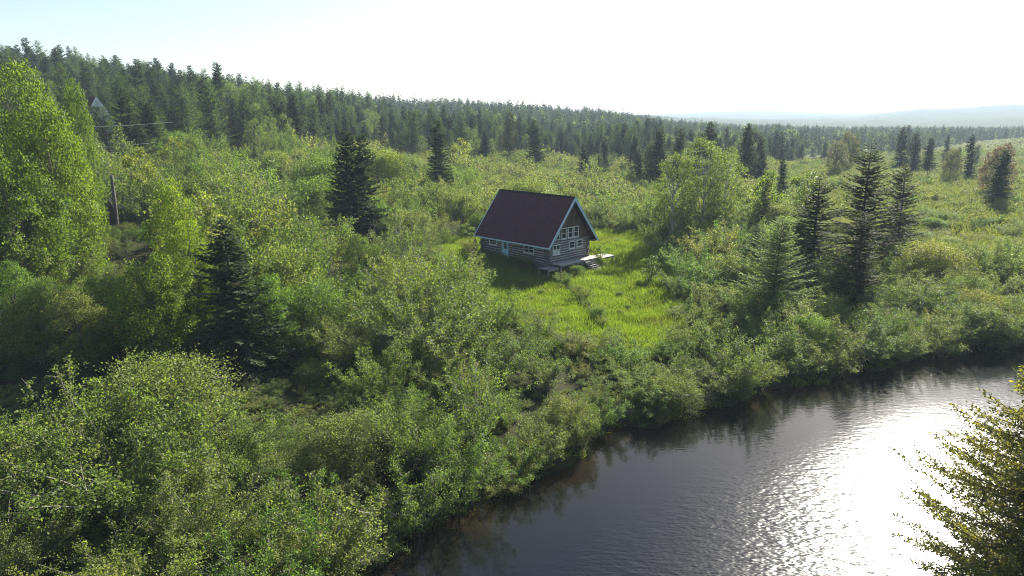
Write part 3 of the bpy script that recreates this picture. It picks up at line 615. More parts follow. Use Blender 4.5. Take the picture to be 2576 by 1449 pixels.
# roof panels
def roof_panel(sgn):
    t = .13; bm = bmesh.new(); uvl = bm.loops.layers.uv.new('uv')
    nrm = Vector((sgn * sl_, 0, 1)).normalized()
    A_ = [Vector((0, 0, LZ + HR)), Vector((sgn * EU, 0, LZ)), Vector((sgn * EU, RL, LZ)), Vector((0, RL, LZ + HR))]
    # a slightly uneven upper skin
    nu, nv = 6, 10; Vg = {}
    sl_len = math.hypot(EU, HR)
    for i in range(nu + 1):
        for j in range(nv + 1):
            p_ = A_[0].lerp(A_[1], i / nu).lerp(A_[3].lerp(A_[2], i / nu), j / nv)
            if 0 < i < nu and 0 < j < nv: p_ = p_ + nrm * random.uniform(-.018, .012)
            Vg[i, j] = bm.verts.new(p_)
    for i in range(nu):
        for j in range(nv):
            f = bm.faces.new([Vg[i, j], Vg[i + 1, j], Vg[i + 1, j + 1], Vg[i, j + 1]])
            for lp, (a_, b_) in zip(f.loops, ((i, j), (i + 1, j), (i + 1, j + 1), (i, j + 1))): lp[uvl].uv = (b_ / nv * RL, -a_ / nu * sl_len)
    lo = [bm.verts.new(p_ - nrm * t + (Vector((0, 0, 0)))) for p_ in A_]
    bm.faces.new(lo)
    per = [[Vg[i, 0] for i in range(nu + 1)], [Vg[nu, j] for j in range(nv + 1)], [Vg[i, nv] for i in range(nu, -1, -1)], [Vg[0, j] for j in range(nv, -1, -1)]]
    for e, (l0, l1) in zip(per, ((0, 1), (1, 2), (2, 3), (3, 0))): bm.faces.new(e + [lo[l1], lo[l0]])
    bmesh.ops.recalc_face_normals(bm, faces=bm.faces[:])
    me_ = bpy.data.meshes.new('roof'); bm.to_mesh(me_); bm.free(); me_.materials.append(M['roof'])
    o = link('roof', me_, cabin); return o
for sgn in (-1, 1):
    rf = roof_panel(sgn)
prism('ridge_cap', [(-.16, LZ + HR - .16), (0, LZ + HR + .045), (.16, LZ + HR - .16), (.13, LZ + HR - .19), (0, LZ + HR), (-.13, LZ + HR - .19)], 'y', -.02, RL + .02, M['roof'], cabin)
for sgn in (-1, 1):
    for vv in (-.055, RL + .005):
        e = .36
        prism('bargeboard', [(0, LZ + HR + .02), (sgn * (EU + .03), LZ + .0), (sgn * (EU + .03 - .02), LZ - .30), (0, LZ + HR - .42)], 'y', vv, vv + .05, M['trim'], cabin)
        prism('shadow_board', [(0, LZ + HR + .035), (sgn * (EU + .05), LZ + .01), (sgn * (EU + .045), LZ - .10), (0, LZ + HR - .12)], 'y', vv - .028 if vv < 0 else vv + .052, vv - .002 if vv < 0 else vv + .078, M['trim'], cabin)
    boxes('fascia', [(sgn * (EU + .0) - .02, sgn * (EU + .0) + .02, .0, RL, LZ - .17, LZ - .012)], M['trim'], cabin)
    prism('soffit', [(sgn * (WU + .14), LZ - .14), (sgn * (EU - .03), LZ - .14), (sgn * (EU - .03), LZ - .16), (sgn * (WU + .14), LZ - .16)], 'y', .06, RL - .06, M['board'], cabin)
# windows
def window(plane, c0, c1, z0, z1, cols=1, rows=2, curtain=None):
    """plane 'L' = left long wall, 'F' = front gable wall; c0..c1 along the wall"""
    pr = .20; t = .075
    def bx_(a0, a1, za, zb_, d0, d1):
        return (-WU - d1, -WU - d0, a0, a1, za, zb_) if plane == 'L' else (a0, a1, V0 - d1, V0 - d0, za, zb_)
    z0 -= Z0; z1 -= Z0
    fr = boxes('window', [bx_(c0, c1, z0 - .01, z0 + t, .02, pr), bx_(c0, c1, z1 - t, z1, .02, pr), bx_(c0, c0 + t, z0 + t, z1 - t, .02, pr), bx_(c1 - t, c1, z0 + t, z1 - t, .02, pr)], M['white'], cabin)
    ca = c0 + t; cb = c1 - t; za, zb_ = z0 + t, z1 - t
    for i in range(cols):
        for j in range(rows):
            a0 = ca + (cb - ca) * i / cols + .012; a1 = ca + (cb - ca) * (i + 1) / cols - .012; q0 = za + (zb_ - za) * j / rows + .012; q1 = za + (zb_ - za) * (j + 1) / rows - .012
            boxes('pane', [bx_(a0, a1, q0, q1, .135, .15)], M['curtain'] if curtain and (i, j) in curtain else M['glass'], fr)
    for i in range(1, cols):
        x = ca + (cb - ca) * i / cols; boxes('muntin', [bx_(x - .03, x + .03, za, zb_, .12, .185)], M['white'], fr)
    for j in range(1, rows):
        z = za + (zb_ - za) * j / rows; boxes('muntin', [bx_(ca, cb, z - .022, z + .022, .121, .178)], M['white'], fr)
    boxes('sill', [bx_(c0 - .04, c1 + .04, z0 - .07, z0 - .012, .04, pr + .04)], M['white'], fr)
    return fr
window('L', 8.42, 9.62, 3.33, 4.02, 1, 2); window('L', 2.72, 4.18, 3.15, 4.02, 2, 2)
window('F', -2.5, -1.38, 3.17, 4.2, 2, 2, curtain={(0, 0), (1, 0)}); window('F', .1, 1.03, 3.5, 4.28, 1, 2); window('F', 1.33, 2.26, 3.55, 4.3, 1, 2)
for a0 in (-1.18, -.12, .80): window('F', a0, a0 + .78, 4.68, 5.84, 1, 2)
tri = prism('window', [(-1.45, 4.66 - Z0), (-1.45, 5.55 - Z0), (-2.15, 4.66 - Z0)], 'y', V0 - .16, V0 - .08, M['white'], cabin)
prism('pane', [(-1.54, 4.74 - Z0), (-1.54, 5.30 - Z0), (-1.98, 4.74 - Z0)], 'y', V0 - .17, V0 - .162, M['glass'], tri)
# door
d0, d1, dz0, dz1 = 6.55, 7.55, 2.12 - Z0, 4.0 - Z0
dr = boxes('door', [(-WU - .19, -WU - .14, d0 + .1, d1 - .1, dz0 + .06, dz1 - .08)], M['door'], cabin)
boxes('door_frame', [(-WU - .22, -WU, d0, d0 + .095, dz0, dz1), (-WU - .22, -WU, d1 - .095, d1, dz0, dz1), (-WU - .22, -WU, d0 + .095, d1 - .095, dz1 - .075, dz1), (-WU - .24, -WU, d0 + .095, d1 - .095, dz0, dz0 + .055)], M['trim'], dr)
boxes('pane', [(-WU - .197, -WU - .192, d0 + .25, d1 - .3, dz0 + 1.02, dz0 + 1.32), (-WU - .197, -WU - .192, d0 + .25, d1 - .3, dz0 + 1.36, dz0 + 1.68)], M['glass'], dr)
boxes('muntin', [(-WU - .205, -WU - .193, d0 + .49, d0 + .51, dz0 + 1.36, dz0 + 1.68), (-WU - .205, -WU - .193, d0 + .37, d0 + .39, dz0 + 1.36, dz0 + 1.68)], M['trim'], dr)
boxes('handle', [(-WU - .25, -WU - .191, d1 - .18, d1 - .13, dz0 + .84, dz0 + .96)], M['metal'], dr)
boxes('step', [(-WU - 1.05, -WU - .26, d0 - .1, d1 + .7, .55, .80)], M['deckold'], cabin, bevel=.02)

# deck in front of the gable (own things: they are carried by the ground, not by the cabin)
def planks(parent, u0, u1, v0, v1, z, along, mat, w=.15, th=.04):
    a0, a1 = (v0, v1) if along == 'u' else (u0, u1)
    n = int((a1 - a0) / w); w = (a1 - a0) / n
    for k in range(n):
        p0, p1 = a0 + k * w + .006, a0 + (k + 1) * w - .006; j = random.uniform(-.04, .04); dz_ = random.uniform(-.006, .006)
        b = (u0 + j, u1 + j, p0, p1, z - th + dz_, z + dz_) if along == 'u' else (p0, p1, v0 + j, v1 + j, z - th + dz_, z + dz_)
        boxes('plank', [b], mat, parent)
def posts(parent, pts_, ztop, mat):
    for (u, v) in pts_:
        g_ = tz(*cab(u, v)) - Z0; boxes('post', [(u - .06, u + .06, v - .06, v + .06, g_ - .15, ztop)], mat, parent)
deck = empty('wooden_deck', (CX, CY, Z0), YAW); tag(deck, 'sun-bleached plank deck along the cabin front under the gable', 'deck')
DZ = 2.3 - Z0
planks(deck, -2.75, 3.7, -.55, .72, DZ, 'u', M['deck'])
boxes('beam', [(-2.7, 3.65, -.56, -.50, DZ - .22, DZ - .045)], M['deckold'], deck); boxes('beam', [(-2.7, 3.65, .55, .61, DZ - .22, DZ - .045)], M['deckold'], deck)
posts(deck, [(-2.6, -.45), (-.6, -.45), (.85, -.45), (2.6, -.45), (3.55, -.45), (3.55, .5)], DZ - .22, M['deckold'])
deck2 = empty('wooden_deck', (CX, CY, Z0), YAW); tag(deck2, 'low grey wooden platform reaching out to the right of the cabin deck', 'deck')
planks(deck2, 3.8, 6.2, -.75, .9, DZ - .12, 'v', M['deck'], .16)
boxes('beam', [(3.85, 6.15, -.73, -.67, DZ - .3, DZ - .17)], M['deckold'], deck2); boxes('beam', [(3.85, 6.15, .8, .86, DZ - .3, DZ - .17)], M['deckold'], deck2)
posts(deck2, [(4, -.6), (6.05, -.6), (6.05, .75)], DZ - .3, M['deckold'])
deck3 = empty('wooden_deck', (CX, CY, Z0), YAW); tag(deck3, 'grey shaded platform at the near corner of the cabin', 'deck')
planks(deck3, -4.6, -2.95, -.55, 1.0, DZ - .22, 'u', M['deckold'], .15)
boxes('beam', [(-4.58, -2.98, -.53, -.47, DZ - .42, DZ - .27)], M['deckold'], deck3); posts(deck3, [(-4.5, -.42), (-3.05, -.42), (-4.5, .85)], DZ - .42, M['deckold'])
st_ = empty('wooden_stairs', (CX, CY, Z0), YAW); tag(st_, 'short flight of open wooden steps down from the deck to the grass', 'stairs')
su0, su1, sv0, sv1 = 1.05, 2.3, -.62, -2.35; gbot = tz(*cab(1.6, sv1)) - Z0 + .08
ns = 7
for k in range(ns):
    t = (k + .6) / ns; v = sv0 + (sv1 - sv0) * t; z = DZ - .1 + (gbot - DZ + .1) * t
    boxes('tread', [(su0 + .05, su1 - .05, v - .13, v + .11, z - .04, z)], M['deck'], st_)
for u in (su0, su1):
    prism('stringer', [(sv0, DZ - .02), (sv1, gbot + .05), (sv1, gbot - .2), (sv0, DZ - .27)], 'x', u - .025, u + .025, M['deckold'], st_)

# ------------------------------------------------------------------ far house on the hill, utility pole, wires
def at_pix(dx, dy, D):
    r_ = ray(dx, dy); t = D / r_[1]; return np.array([r_[0] * t, D, HC + r_[2] * t])
apex = at_pix(241, 243, 138.0); fh_base = tz(apex[0], apex[1] + 2)
hh = apex[2] - fh_base
house = empty('a_frame_house', (apex[0], apex[1], fh_base), R(54))
tag(house, 'small white-trimmed A-frame house peeking out of the trees on the left hill', 'house')
hw_ = hh * .62; hl = 8.0
for sgn in (-1, 1):
    prism('roof', [(0, hh), (sgn * hw_, 0), (sgn * (hw_ - .18), 0), (0, hh - .28)], 'y', 0, hl, M['redroof'], house)
    prism('bargeboard', [(0, hh + .05), (sgn * (hw_ + .05), 0), (sgn * (hw_ - .36), 0), (0, hh - .75)], 'y', -.12, -.04, M['white'], house)
prism('wall', [(-hw_ + .25, .02), (hw_ - .25, .02), (0, hh - .45)], 'y', .25, .4, M['white'], house)
fw = boxes('window', [(-.62, .62, .17, .24, hh - 3.0, hh - 1.9)], M['white'], house); boxes('pane', [(-.45, .45, .155, .165, hh - 2.85, hh - 2.0)], M['glass'], fw)
boxes('balcony_rail', [(-1.7, 1.7, -.5, -.42, hh - 3.5, hh - 3.2)], M['white'], house)

ptop = at_pix(281, 441, 74.0); pmid = at_pix(297, 585, 74.0); pz_ = tz(ptop[0], 74.0); plean = (ptop[0] - pmid[0]) / (ptop[2] - pmid[2]) * (ptop[2] - pz_); pb = np.array([ptop[0] - plean, 74.0, pz_])
Hp = ptop[2] - pb[2]
pole = empty('utility_pole', tuple(pb)); tag(pole, 'leaning grey wooden utility pole among the shrubs at left', 'pole')
pv, pf = tube([(0, 0, -.6), (plean * .5, 0, Hp * .5), (plean, 0, Hp)], [.22, .19, .16], 10)
mm = len(pv); pv = np.concatenate([pv, [(plean, 0, Hp + .01)]]); pf = np.concatenate([pf, [(mm, 20 + j, 20 + (j + 1) % 10, 20 + (j + 2) % 10) for j in range(0, 10, 2)]])
link('pole_shaft', mesh_quads('pole_shaft', pv, pf, M['pole'], smooth=True), pole)
link('guy_wire', mesh_quads('guy_wire', *tube([(-.3, -.1, Hp * .62), (.15, -.1, Hp * .45), (.55, -.15, 0)], [.018, .018, .018], 5), M['wire']), pole)
boxes('insulator', [(-.32, -.1, -.22, -.12, Hp * .615, Hp * .65)], M['wire'], pole); boxes('insulator', [(-.02, .1, -.16, -.06, Hp * .5, Hp * .57)], M['wire'], pole)
for (xa, ya, xb, yb, lab) in ((-60, 316, 345, 309, 'highest of the three pale power lines left of the dark spruces'), (-60, 368, 300, 361, 'middle one of the three pale power lines left of the dark spruces'), (-60, 388, 292, 376, 'lowest of the three pale power lines left of the dark spruces')):
    a_, b_ = at_pix(xa, ya, 100.), at_pix(xb + 90, yb - 2, 104.)
    pts_ = [a_ + (b_ - a_) * t - np.array([0, 0, .5 * 4 * t * (1 - t)]) for t in np.linspace(0, 1, 9)]
    tag(link('power_line', mesh_quads('power_line', *tube(pts_, [.022] * 9, 4), M['wire'])), lab, 'wire', 'power lines')

# ------------------------------------------------------------------ named trees (column, top row, distance)
KEEP = []       # trunks that shrubs keep clear of
def named(pl, dx, dtop, D, name, label, cat, group=None, wide=1.0, rz=None, keep=.5):
    t = at_pix(dx, dtop, D); b = tz(t[0], D); h = t[2] - b
    s = h / pl.size[0]; w_ = s ** .75 * wide if s > 1 else s ** .6 * wide
    KEEP.append((t[0], D, keep)); return plant(pl, name, (t[0], D, b - .05), (w_, w_, s), rng.uniform(0, 6.28) if rz is None else rz, label, cat, group)
named(sp_dense[0], 868, 326, 76, 'spruce_tree', 'tall broad dark spruce left of the cabin, left one of a touching pair', 'spruce', wide=1.05, keep=2.0)
named(sp_dense[2], 910, 334, 78, 'spruce_tree', 'tall broad dark spruce left of the cabin, right one of a touching pair', 'spruce', wide=.95)
named(sp_dense[1], 1100, 301, 118, 'spruce_tree', 'narrow dark spruce standing alone in shrubs behind the cabin, left of its roof', 'spruce', wide=1.1)
named(sp_open[0], 2193, 358, 70, 'spruce_tree', 'tallest open-branched spruce right of the cabin with bare upper trunk', 'spruce', wide=1.35)
named(sp_open[1], 2286, 408, 80, 'spruce_tree', 'pointed spruce just right of the tallest one, at the marsh edge', 'spruce', wide=1.2)
named(sp_open[0], 2066, 440, 66, 'spruce_tree', 'bushy-topped open spruce left of the tallest one', 'spruce', wide=1.35)
named(sp_open[1], 2178, 528, 57, 'spruce_tree', 'shorter dark spruce in front of the tallest spruce', 'spruce', wide=1.3)
named(sp_open[1], 2022, 540, 64, 'spruce_tree', 'small spruce at the left foot of the bushy-topped spruce', 'spruce', wide=.9)
named(sp_open[0], 1930, 455, 84, 'spruce_tree', 'slim spruce behind the pale green larch right of the cabin', 'spruce', wide=.8)
named(sp_dense[1], 1972, 395, 128, 'spruce_tree', 'small dark spruce by the glimpse of far water', 'spruce', wide=.8)
named(pale_larch, 1966, 540, 54, 'larch_tree', 'pale green feathery larch between clearing and the open spruces', 'larch', wide=1.25, keep=1.6)
named(larches[1], 1905, 560, 66, 'larch_tree', 'blue-green larch just left of the pale feathery larch', 'larch', wide=1.1)
named(sp_dense[2], 560, 545, 41, 'spruce_tree', 'dark drooping spruce in front of the bright green maple at left', 'spruce', wide=1.12, keep=2.6)
named(sp_dense[0], 1885, 308, 160, 'spruce_tree', 'dark tapering spruce beside the birches, right of them', 'spruce')
named(sp_dense[2], 1790, 303, 158, 'spruce_tree', 'dark spruce rising right behind the birches', 'spruce', wide=1.1)
named(sp_dense[0], 1662, 325, 150, 'spruce_tree', 'wide dark spruce left of the birches', 'spruce', wide=1.2)
named(sp_dense[1], 1712, 322, 155, 'spruce_tree', 'dark spruce between the wide spruce and the birches', 'spruce')
named(sp_dense[1], 1522, 345, 175, 'spruce_tree', 'small lone dark spruce at the field edge above the cabin gable', 'spruce')
named(sp_dense[0], 2532, 375, 118, 'spruce_tree', 'dark spruce in front of the pinkish maple at the right edge', 'spruce', wide=1.0)
named(sp_dense[1], 2450, 338, 175, 'spruce_tree', 'dark spruce left of the pinkish maple across the marsh', 'spruce')
named(sp_dense[0], 2345, 345, 190, 'spruce_tree', 'dark spruce at the right end of the mid-marsh clump', 'spruce')
named(sp_dense[1], 2310, 335, 195, 'spruce_tree', 'dark spruce in the middle of the mid-marsh clump', 'spruce')
named(sp_dense[2], 2275, 318, 205, 'spruce_tree', 'dark spruce at the left end of the mid-marsh clump', 'spruce')
named(sp_open[0], 1283, 272, 195, 'spruce_tree', 'thin half-bare tall spruce standing out of the far forest edge above the roof', 'spruce', wide=.9)
named(sp_dense[2], 1345, 300, 190, 'spruce_tree', 'dark spruce beside the thin half-bare one above the cabin roof', 'spruce', wide=1.2)
for (dx, dt, D, pl, lab, cat, nm) in ((735, 233, 158, sp_dense[0], 'dark spruce at the hill forest edge, right one of a dark pair', 'spruce', 'spruce_tree'), (690, 238, 156, sp_dense[2], 'dark spruce at the hill forest edge, left one of a dark pair', 'spruce', 'spruce_tree'),
        (785, 250, 164, larches[0], 'light green larch just right of the dark spruce pair on the hill edge', 'larch', 'larch_tree'), (612, 222, 150, larches[0], 'broad light green larch left of the dark spruce pair on the hill edge', 'larch', 'larch_tree'),
        (525, 205, 140, larches[1], 'tall light green larch high on the left forest edge', 'larch', 'larch_tree'), (455, 214, 132, larches[0], 'light green larch right of the A-frame house', 'larch', 'larch_tree'), (350, 212, 118, larches[1], 'light green larch just right of the white A-frame gable', 'larch', 'larch_tree'), (372, 255, 116, sp_dense[0], 'dark spruce down-slope of the A-frame house', 'spruce', 'spruce_tree'), (345, 305, 106, sp_dense[2], 'dark spruce by the power lines behind the yellow sapling', 'spruce', 'spruce_tree'),
        (1040, 275, 190, larches[0], 'light green larch left of the narrow lone spruce', 'larch', 'larch_tree'), (1160, 285, 195, larches[1], 'light green larch right of the narrow lone spruce', 'larch', 'larch_tree')):
    named(pl, dx, dt, D, nm, lab, cat, wide=1.15)
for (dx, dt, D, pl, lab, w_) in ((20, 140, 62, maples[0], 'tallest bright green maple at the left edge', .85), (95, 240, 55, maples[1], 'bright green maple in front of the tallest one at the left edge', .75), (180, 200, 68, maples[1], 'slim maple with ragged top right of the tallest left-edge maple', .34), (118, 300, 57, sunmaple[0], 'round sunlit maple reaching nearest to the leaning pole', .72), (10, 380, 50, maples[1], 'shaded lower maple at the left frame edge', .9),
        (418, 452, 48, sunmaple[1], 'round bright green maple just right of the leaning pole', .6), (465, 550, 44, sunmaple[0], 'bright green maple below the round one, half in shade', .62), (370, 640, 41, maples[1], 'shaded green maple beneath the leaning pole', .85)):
    named(pl, dx, dt, D, 'maple_tree', lab, 'maple', wide=w_)
for (dx, dt, D, lab, w_) in ((1705, 385, 84, 'pale-trunked birch, nearest and leftmost of the birch group', .95), (1778, 345, 88, 'tallest birch in the middle of the birch group', 1.0), (1830, 368, 92, 'birch at the right of the birch group with yellowish leaves', .9)):
    named(birch, dx, dt, D, 'birch_tree', lab, 'birch', wide=w_)
for (dx, dt, D, pl, lab, w_) in ((432, 342, 108, sapling, 'small yellow-green tree high in the shrubs below the hill forest', 1.0), (345, 366, 84, sapling, 'bright yellow sapling in the shrubs above the leaning pole', .8), (1157, 346, 165, sapling, 'yellow-orange small tree right of the narrow lone spruce', 1.1),
        (2036, 430, 105, sap_green, 'small round bright green tree among grey shrubs left of the open spruces', 1.3), (1930, 425, 92, sap_green, 'light green young tree beside the small spruce right of the birches', 1.0), (1640, 640, 66, sap_green, 'small pale green tree at the right edge of the clearing', 1.0), (760, 620, 60, sap_green, 'pale green young tree in front of the touching spruce pair', 1.0), (1175, 560, 84, sap_green, 'bright green young tree at the back left corner of the cabin', 1.1)):
    named(pl, dx, dt, D, 'young_tree', lab, 'tree', wide=w_)
named(sp_dense[1], 231, 266, 122, 'spruce_tree', 'short dark spruce hiding the left foot of the A-frame house', 'spruce', wide=1.2)
named(larches[1], 256, 268, 120, 'larch_tree', 'short larch hiding the right foot of the A-frame house', 'larch', wide=1.1)
named(pinkm, 2520, 362, 135, 'maple_tree', 'pinkish maple at the right frame edge across the marsh', 'maple', wide=1.0)
named(tanm, 2110, 352, 185, 'maple_tree', 'tan-green round maple behind the tallest open spruce', 'maple', wide=.95)
named(tanm, 2140, 330, 200, 'maple_tree', 'greener round maple just behind the tan one in the marsh', 'maple', wide=.85)
named(tanm, 2400, 372, 165, 'maple_tree', 'grey-green round maple in the marsh left of the pinkish one', 'maple', wide=.8)
row = [alders[5].variant('tall_alder_crown', M['alder']), maples[1].variant('alder_tree_crown', M['alder'])]
for (dx, dt, D, k, lab) in ((15, 660, 43, 1, 'tall sunlit-topped alder tree at the left frame edge over the dark hollow'), (95, 700, 42, 1, 'yellowish tall alder above the dark hollow, second from the left edge'), (180, 735, 40, 1, 'tall alder above the dark hollow, third from the left edge'), (260, 690, 44, 1, 'tall shaded alder below the leaning pole'), (475, 650, 45, 1, 'tall dark alder left behind the drooping spruce'), (655, 690, 43, 1, 'tall dark alder right of the drooping spruce'), (590, 640, 47, 1, 'tall alder right behind the drooping spruce'), (690, 640, 50, 1, 'bushy sunlit alder tree right of the drooping spruce'), (900, 690, 52, 1, 'broad yellow-topped alder tree left of the clearing'), (900, 590, 62, 1, 'reddish-tipped alder tree in front of the touching spruce pair'), (1120, 640, 60, 1, 'rounded pale alder tree at the left edge of the roof shadow')):
    named(row[k], dx, dt, D, 'alder_tree', lab, 'alder', wide=.85)
for k in range(32):
    if k < 24: u = rng.uniform(.08, .42); D = rng.uniform(135, 265)
    else: u = rng.uniform(.45, .74); D = rng.uniform(190, 330)
    x = u * D
    if bank_d(np.array([[x, D]]))[0] < 4 or abs(u - .394) < .02 or (.2 < u < .32 and D < 150): continue
    pl = sp_dense[k % 3] if k % 4 else larches[k % 2]; h = rng.uniform(6, 12.5); s0 = h / 12; KEEP.append((x, D, 1))
    if k % 4: plant(pl, 'spruce_tree', (x, D, tz(x, D) - .1), (s0 ** .7, s0 ** .7, s0), rng.uniform(0, 6), 'hazy dark spruce scattered in the shrubs between birches and far tree line' if u < .45 else 'small hazy spruce scattered in the open marsh at far right', 'spruce', 'spruces scattered in the shrubs' if u < .45 else 'spruces scattered in the marsh')
    else: plant(pl, 'larch_tree', (x, D, tz(x, D) - .1), (s0 ** .7, s0 ** .7, s0), rng.uniform(0, 6), 'hazy larch scattered in the shrubs between birches and far tree line' if u < .45 else 'small hazy larch scattered in the open marsh at far right', 'larch', 'larches scattered in the shrubs' if u < .45 else 'larches scattered in the marsh')
# fir on the near bank
fx, fy_ = 17.3, 19.6; fb = tz(fx, fy_)
plant(near_fir, 'fir_tree', (fx, fy_, fb - .1), (1.05, 1.05, (10.6 - fb) / 10), 1.0, 'big yellow-green fir leaning into the frame over the glittering water', 'fir'); KEEP.append((fx, fy_, 2))

# ------------------------------------------------------------------ telling look-alikes apart by what they stand next to
def gpos(dx, D): r_ = ray(dx, 300); return np.array([r_[0] / r_[1] * D, D])
SHRUB_MARKS = [('the leaning pole', gpos(290, 74)), ('the drooping spruce', gpos(560, 41)), ('the touching spruce pair', gpos(890, 77)), ('the cabin door', cab(-4.5, 7)), ('the wooden stairs', cab(1.5, -3)), ('the pale feathery larch', gpos(1966, 54)), ('the tallest open spruce', gpos(2193, 70)),
               ('the birches', gpos(1770, 88)), ('the left frame edge', gpos(20, 34)), ('the lower left corner', gpos(60, 22)), ('the lower frame edge', gpos(620, 23)), ('the right frame edge', gpos(2540, 54)), ('the yellow-topped alder tree', gpos(900, 52)), ('the shaded green maple', gpos(370, 41)), ('the bright round maple', gpos(405, 56)), ('the pale young tree', gpos(760, 62)), ('the bushy alder tree', gpos(690, 50)), ('the meadow trench', gpos(1500, 46)), ('the roof shadow', gpos(1180, 58)), ('the shadow-edge alder', gpos(1080, 48)), ('the bend of the bank', gpos(1280, 30)), ('the small clearing-edge tree', gpos(1680, 62)), ('the overhanging bank bushes', gpos(1700, 40)), ('the glittering water', gpos(2150, 47)), ('the yellow sapling', gpos(345, 84)), ('the small yellow-green tree', gpos(432, 100)), ('the dark hill-edge pair', gpos(690, 92))]
TREE_MARKS = [('the A-frame house', gpos(241, 138)), ('the left-edge maples', gpos(60, 100)), ('the tall hill-edge larch', gpos(525, 140)), ('the dark hill-edge pair', gpos(712, 157)), ('the lighter hill-edge larch', gpos(785, 164)), ('the narrow lone spruce', gpos(1100, 190)), ('the thin half-bare spruce', gpos(1283, 195)),
              ('the small gable-side spruce', gpos(1522, 200)), ('the birches', gpos(1770, 215)), ('the glimpse of far water', gpos(1970, 287)), ('the mid-marsh clump', gpos(2310, 330)), ('the right frame edge', gpos(2560, 500))]
def beside(p, marks):
    dd = [np.linalg.norm((p - m_[1]) / max(1.0, m_[1][1] / 60)) for m_ in marks]; k = int(np.argmin(dd)); nm, q_ = marks[k]; d_ = p - q_
    dx_ = (p[0] / p[1] - q_[0] / q_[1]) * p[1]; dy_ = d_[1] * .6
    if np.hypot(dx_, dy_) < 2.2 * max(1, p[1] / 90): return 'close by ' + nm
    return (('left of ' if dx_ < 0 else 'right of ') if abs(dx_) > abs(dy_) else ('in front of ' if dy_ < 0 else 'behind ')) + nm
# ------------------------------------------------------------------ forest
DE_X = [-900, 0, 300, 600, 800, 1000, 1300, 1600, 1900, 2100, 2350, 2500, 2576, 3400]
DE_D = [85, 98, 106, 148, 168, 195, 215, 218, 225, 290, 350, 500, 540, 540]
DE_U = np.array([ucol(x) for x in DE_X])
def forest_edge(P):
    u = P[:, 0] / np.maximum(P[:, 1], 1); return np.interp(u, DE_U, DE_D) + 12 * np.sin(u * 23) + 7 * np.sin(u * 61 + 1)
def grid(y0, y1, sp, umax=.95):
    out = []
    y = y0
    while y < y1:
        n = int(2 * umax * y / sp) + 1; x = (np.arange(n) + rng.uniform(0, 1)) * sp - umax * y
        out.append(np.stack([x, np.full(n, y)], 1)); y += sp * .9
    P = np.concatenate(out); return P + rng.uniform(-.45, .45, P.shape) * sp
F_ = []
for (y0, y1, sp) in ((80, 350, 4.6), (350, 700, 5.8), (700, 1700, 9)):
    P = grid(y0, y1, sp); P = P[(P[:, 1] > forest_edge(P)) & ((P[:, 1] < 950) | (P[:, 0] / P[:, 1] < .12))]; F_.append((P, np.full(len(P), sp)))
FP = np.concatenate([f[0] for f in F_]); FS = np.concatenate([f[1] for f in F_])
FZ = terr(FP); ok = bank_d(FP) > 2
# leave out trees wholly hidden behind nearer ridges
ub = np.clip(((FP[:, 0] / FP[:, 1] + .95) / 1.9 * 90).astype(int), 0, 89); order = np.argsort(FP[:, 1]); best = np.full(90, -9.0)
for k in order:
    e_ = (FZ[k] + 14 - HC) / FP[k, 1]
    if e_ < best[ub[k]] - .006: ok[k] = False
    best[ub[k]] = max(best[ub[k]], (FZ[k] + 7 - HC) / FP[k, 1])
hc_ = np.array([house.location.x, house.location.y])
ok &= ~((np.linalg.norm(FP - hc_ - np.array([2, 4]), axis=1) < 6.5) | ((np.abs(FP[:, 0] / FP[:, 1] - hc_[0] / hc_[1]) < .034) & (FP[:, 1] > 90) & (FP[:, 1] < hc_[1])))
kp = np.array([(k[0], k[1]) for k in KEEP]); kr = np.array([k[2] for k in KEEP])
ok &= np.min(np.linalg.norm(FP[:, None] - kp[None], axis=2), axis=1) > 1.8
FP, FS, FZ = FP[ok], FS[ok], FZ[ok]; nF = len(FP)
hz = (8.0 + 7.5 * rng.uniform(size=nF) ** 1.3) * (1 + .28 * np.sin(FP[:, 0] * .11 + 2 * np.sin(FP[:, 1] * .05)) * np.sin(FP[:, 1] * .09 + 1)) * (.82 + .18 * np.clip((FP[:, 1] - forest_edge(FP)) / 20, 0, 1))
u_ = FP[:, 0] / FP[:, 1]
hz *= np.where((FP[:, 1] < 420), np.interp(u_, [-.4, -.15, .1, .3], [1.0, .82, .76, .88]), 1.0)
hz *= 1 - np.clip((u_ - .08) / .14, 0, 1) * (1 - np.interp(FP[:, 1], [280, 450, 700, 1000], [.9, .72, .55, .42]))
kindp = rng.uniform(size=nF)
patch = .5 + .5 * np.sin(FP[:, 0] * .045 + 1.7 * np.sin(FP[:, 1] * .021)) * np.sin(FP[:, 1] * .035)
larch_p = np.where((u_ < .15) & (FP[:, 1] < 330), .42, .15); birch_p = .05 + .26 * (patch > .66)
ftype = np.where(kindp < larch_p, 2, np.where(kindp < larch_p + birch_p, 3, rng.integers(0, 2, nF)))
hz = np.where(ftype == 3, hz * .88, hz)
vis = (np.abs(u_) < .76); app = np.where(vis, hz / FP[:, 1], 0)
front = FP[:, 1] - forest_edge(FP)
order = np.argsort(-(app * np.where(front < 30, 1.0, .6)))
big = order[:330]; isbig = np.zeros(nF, bool)
counts = {}
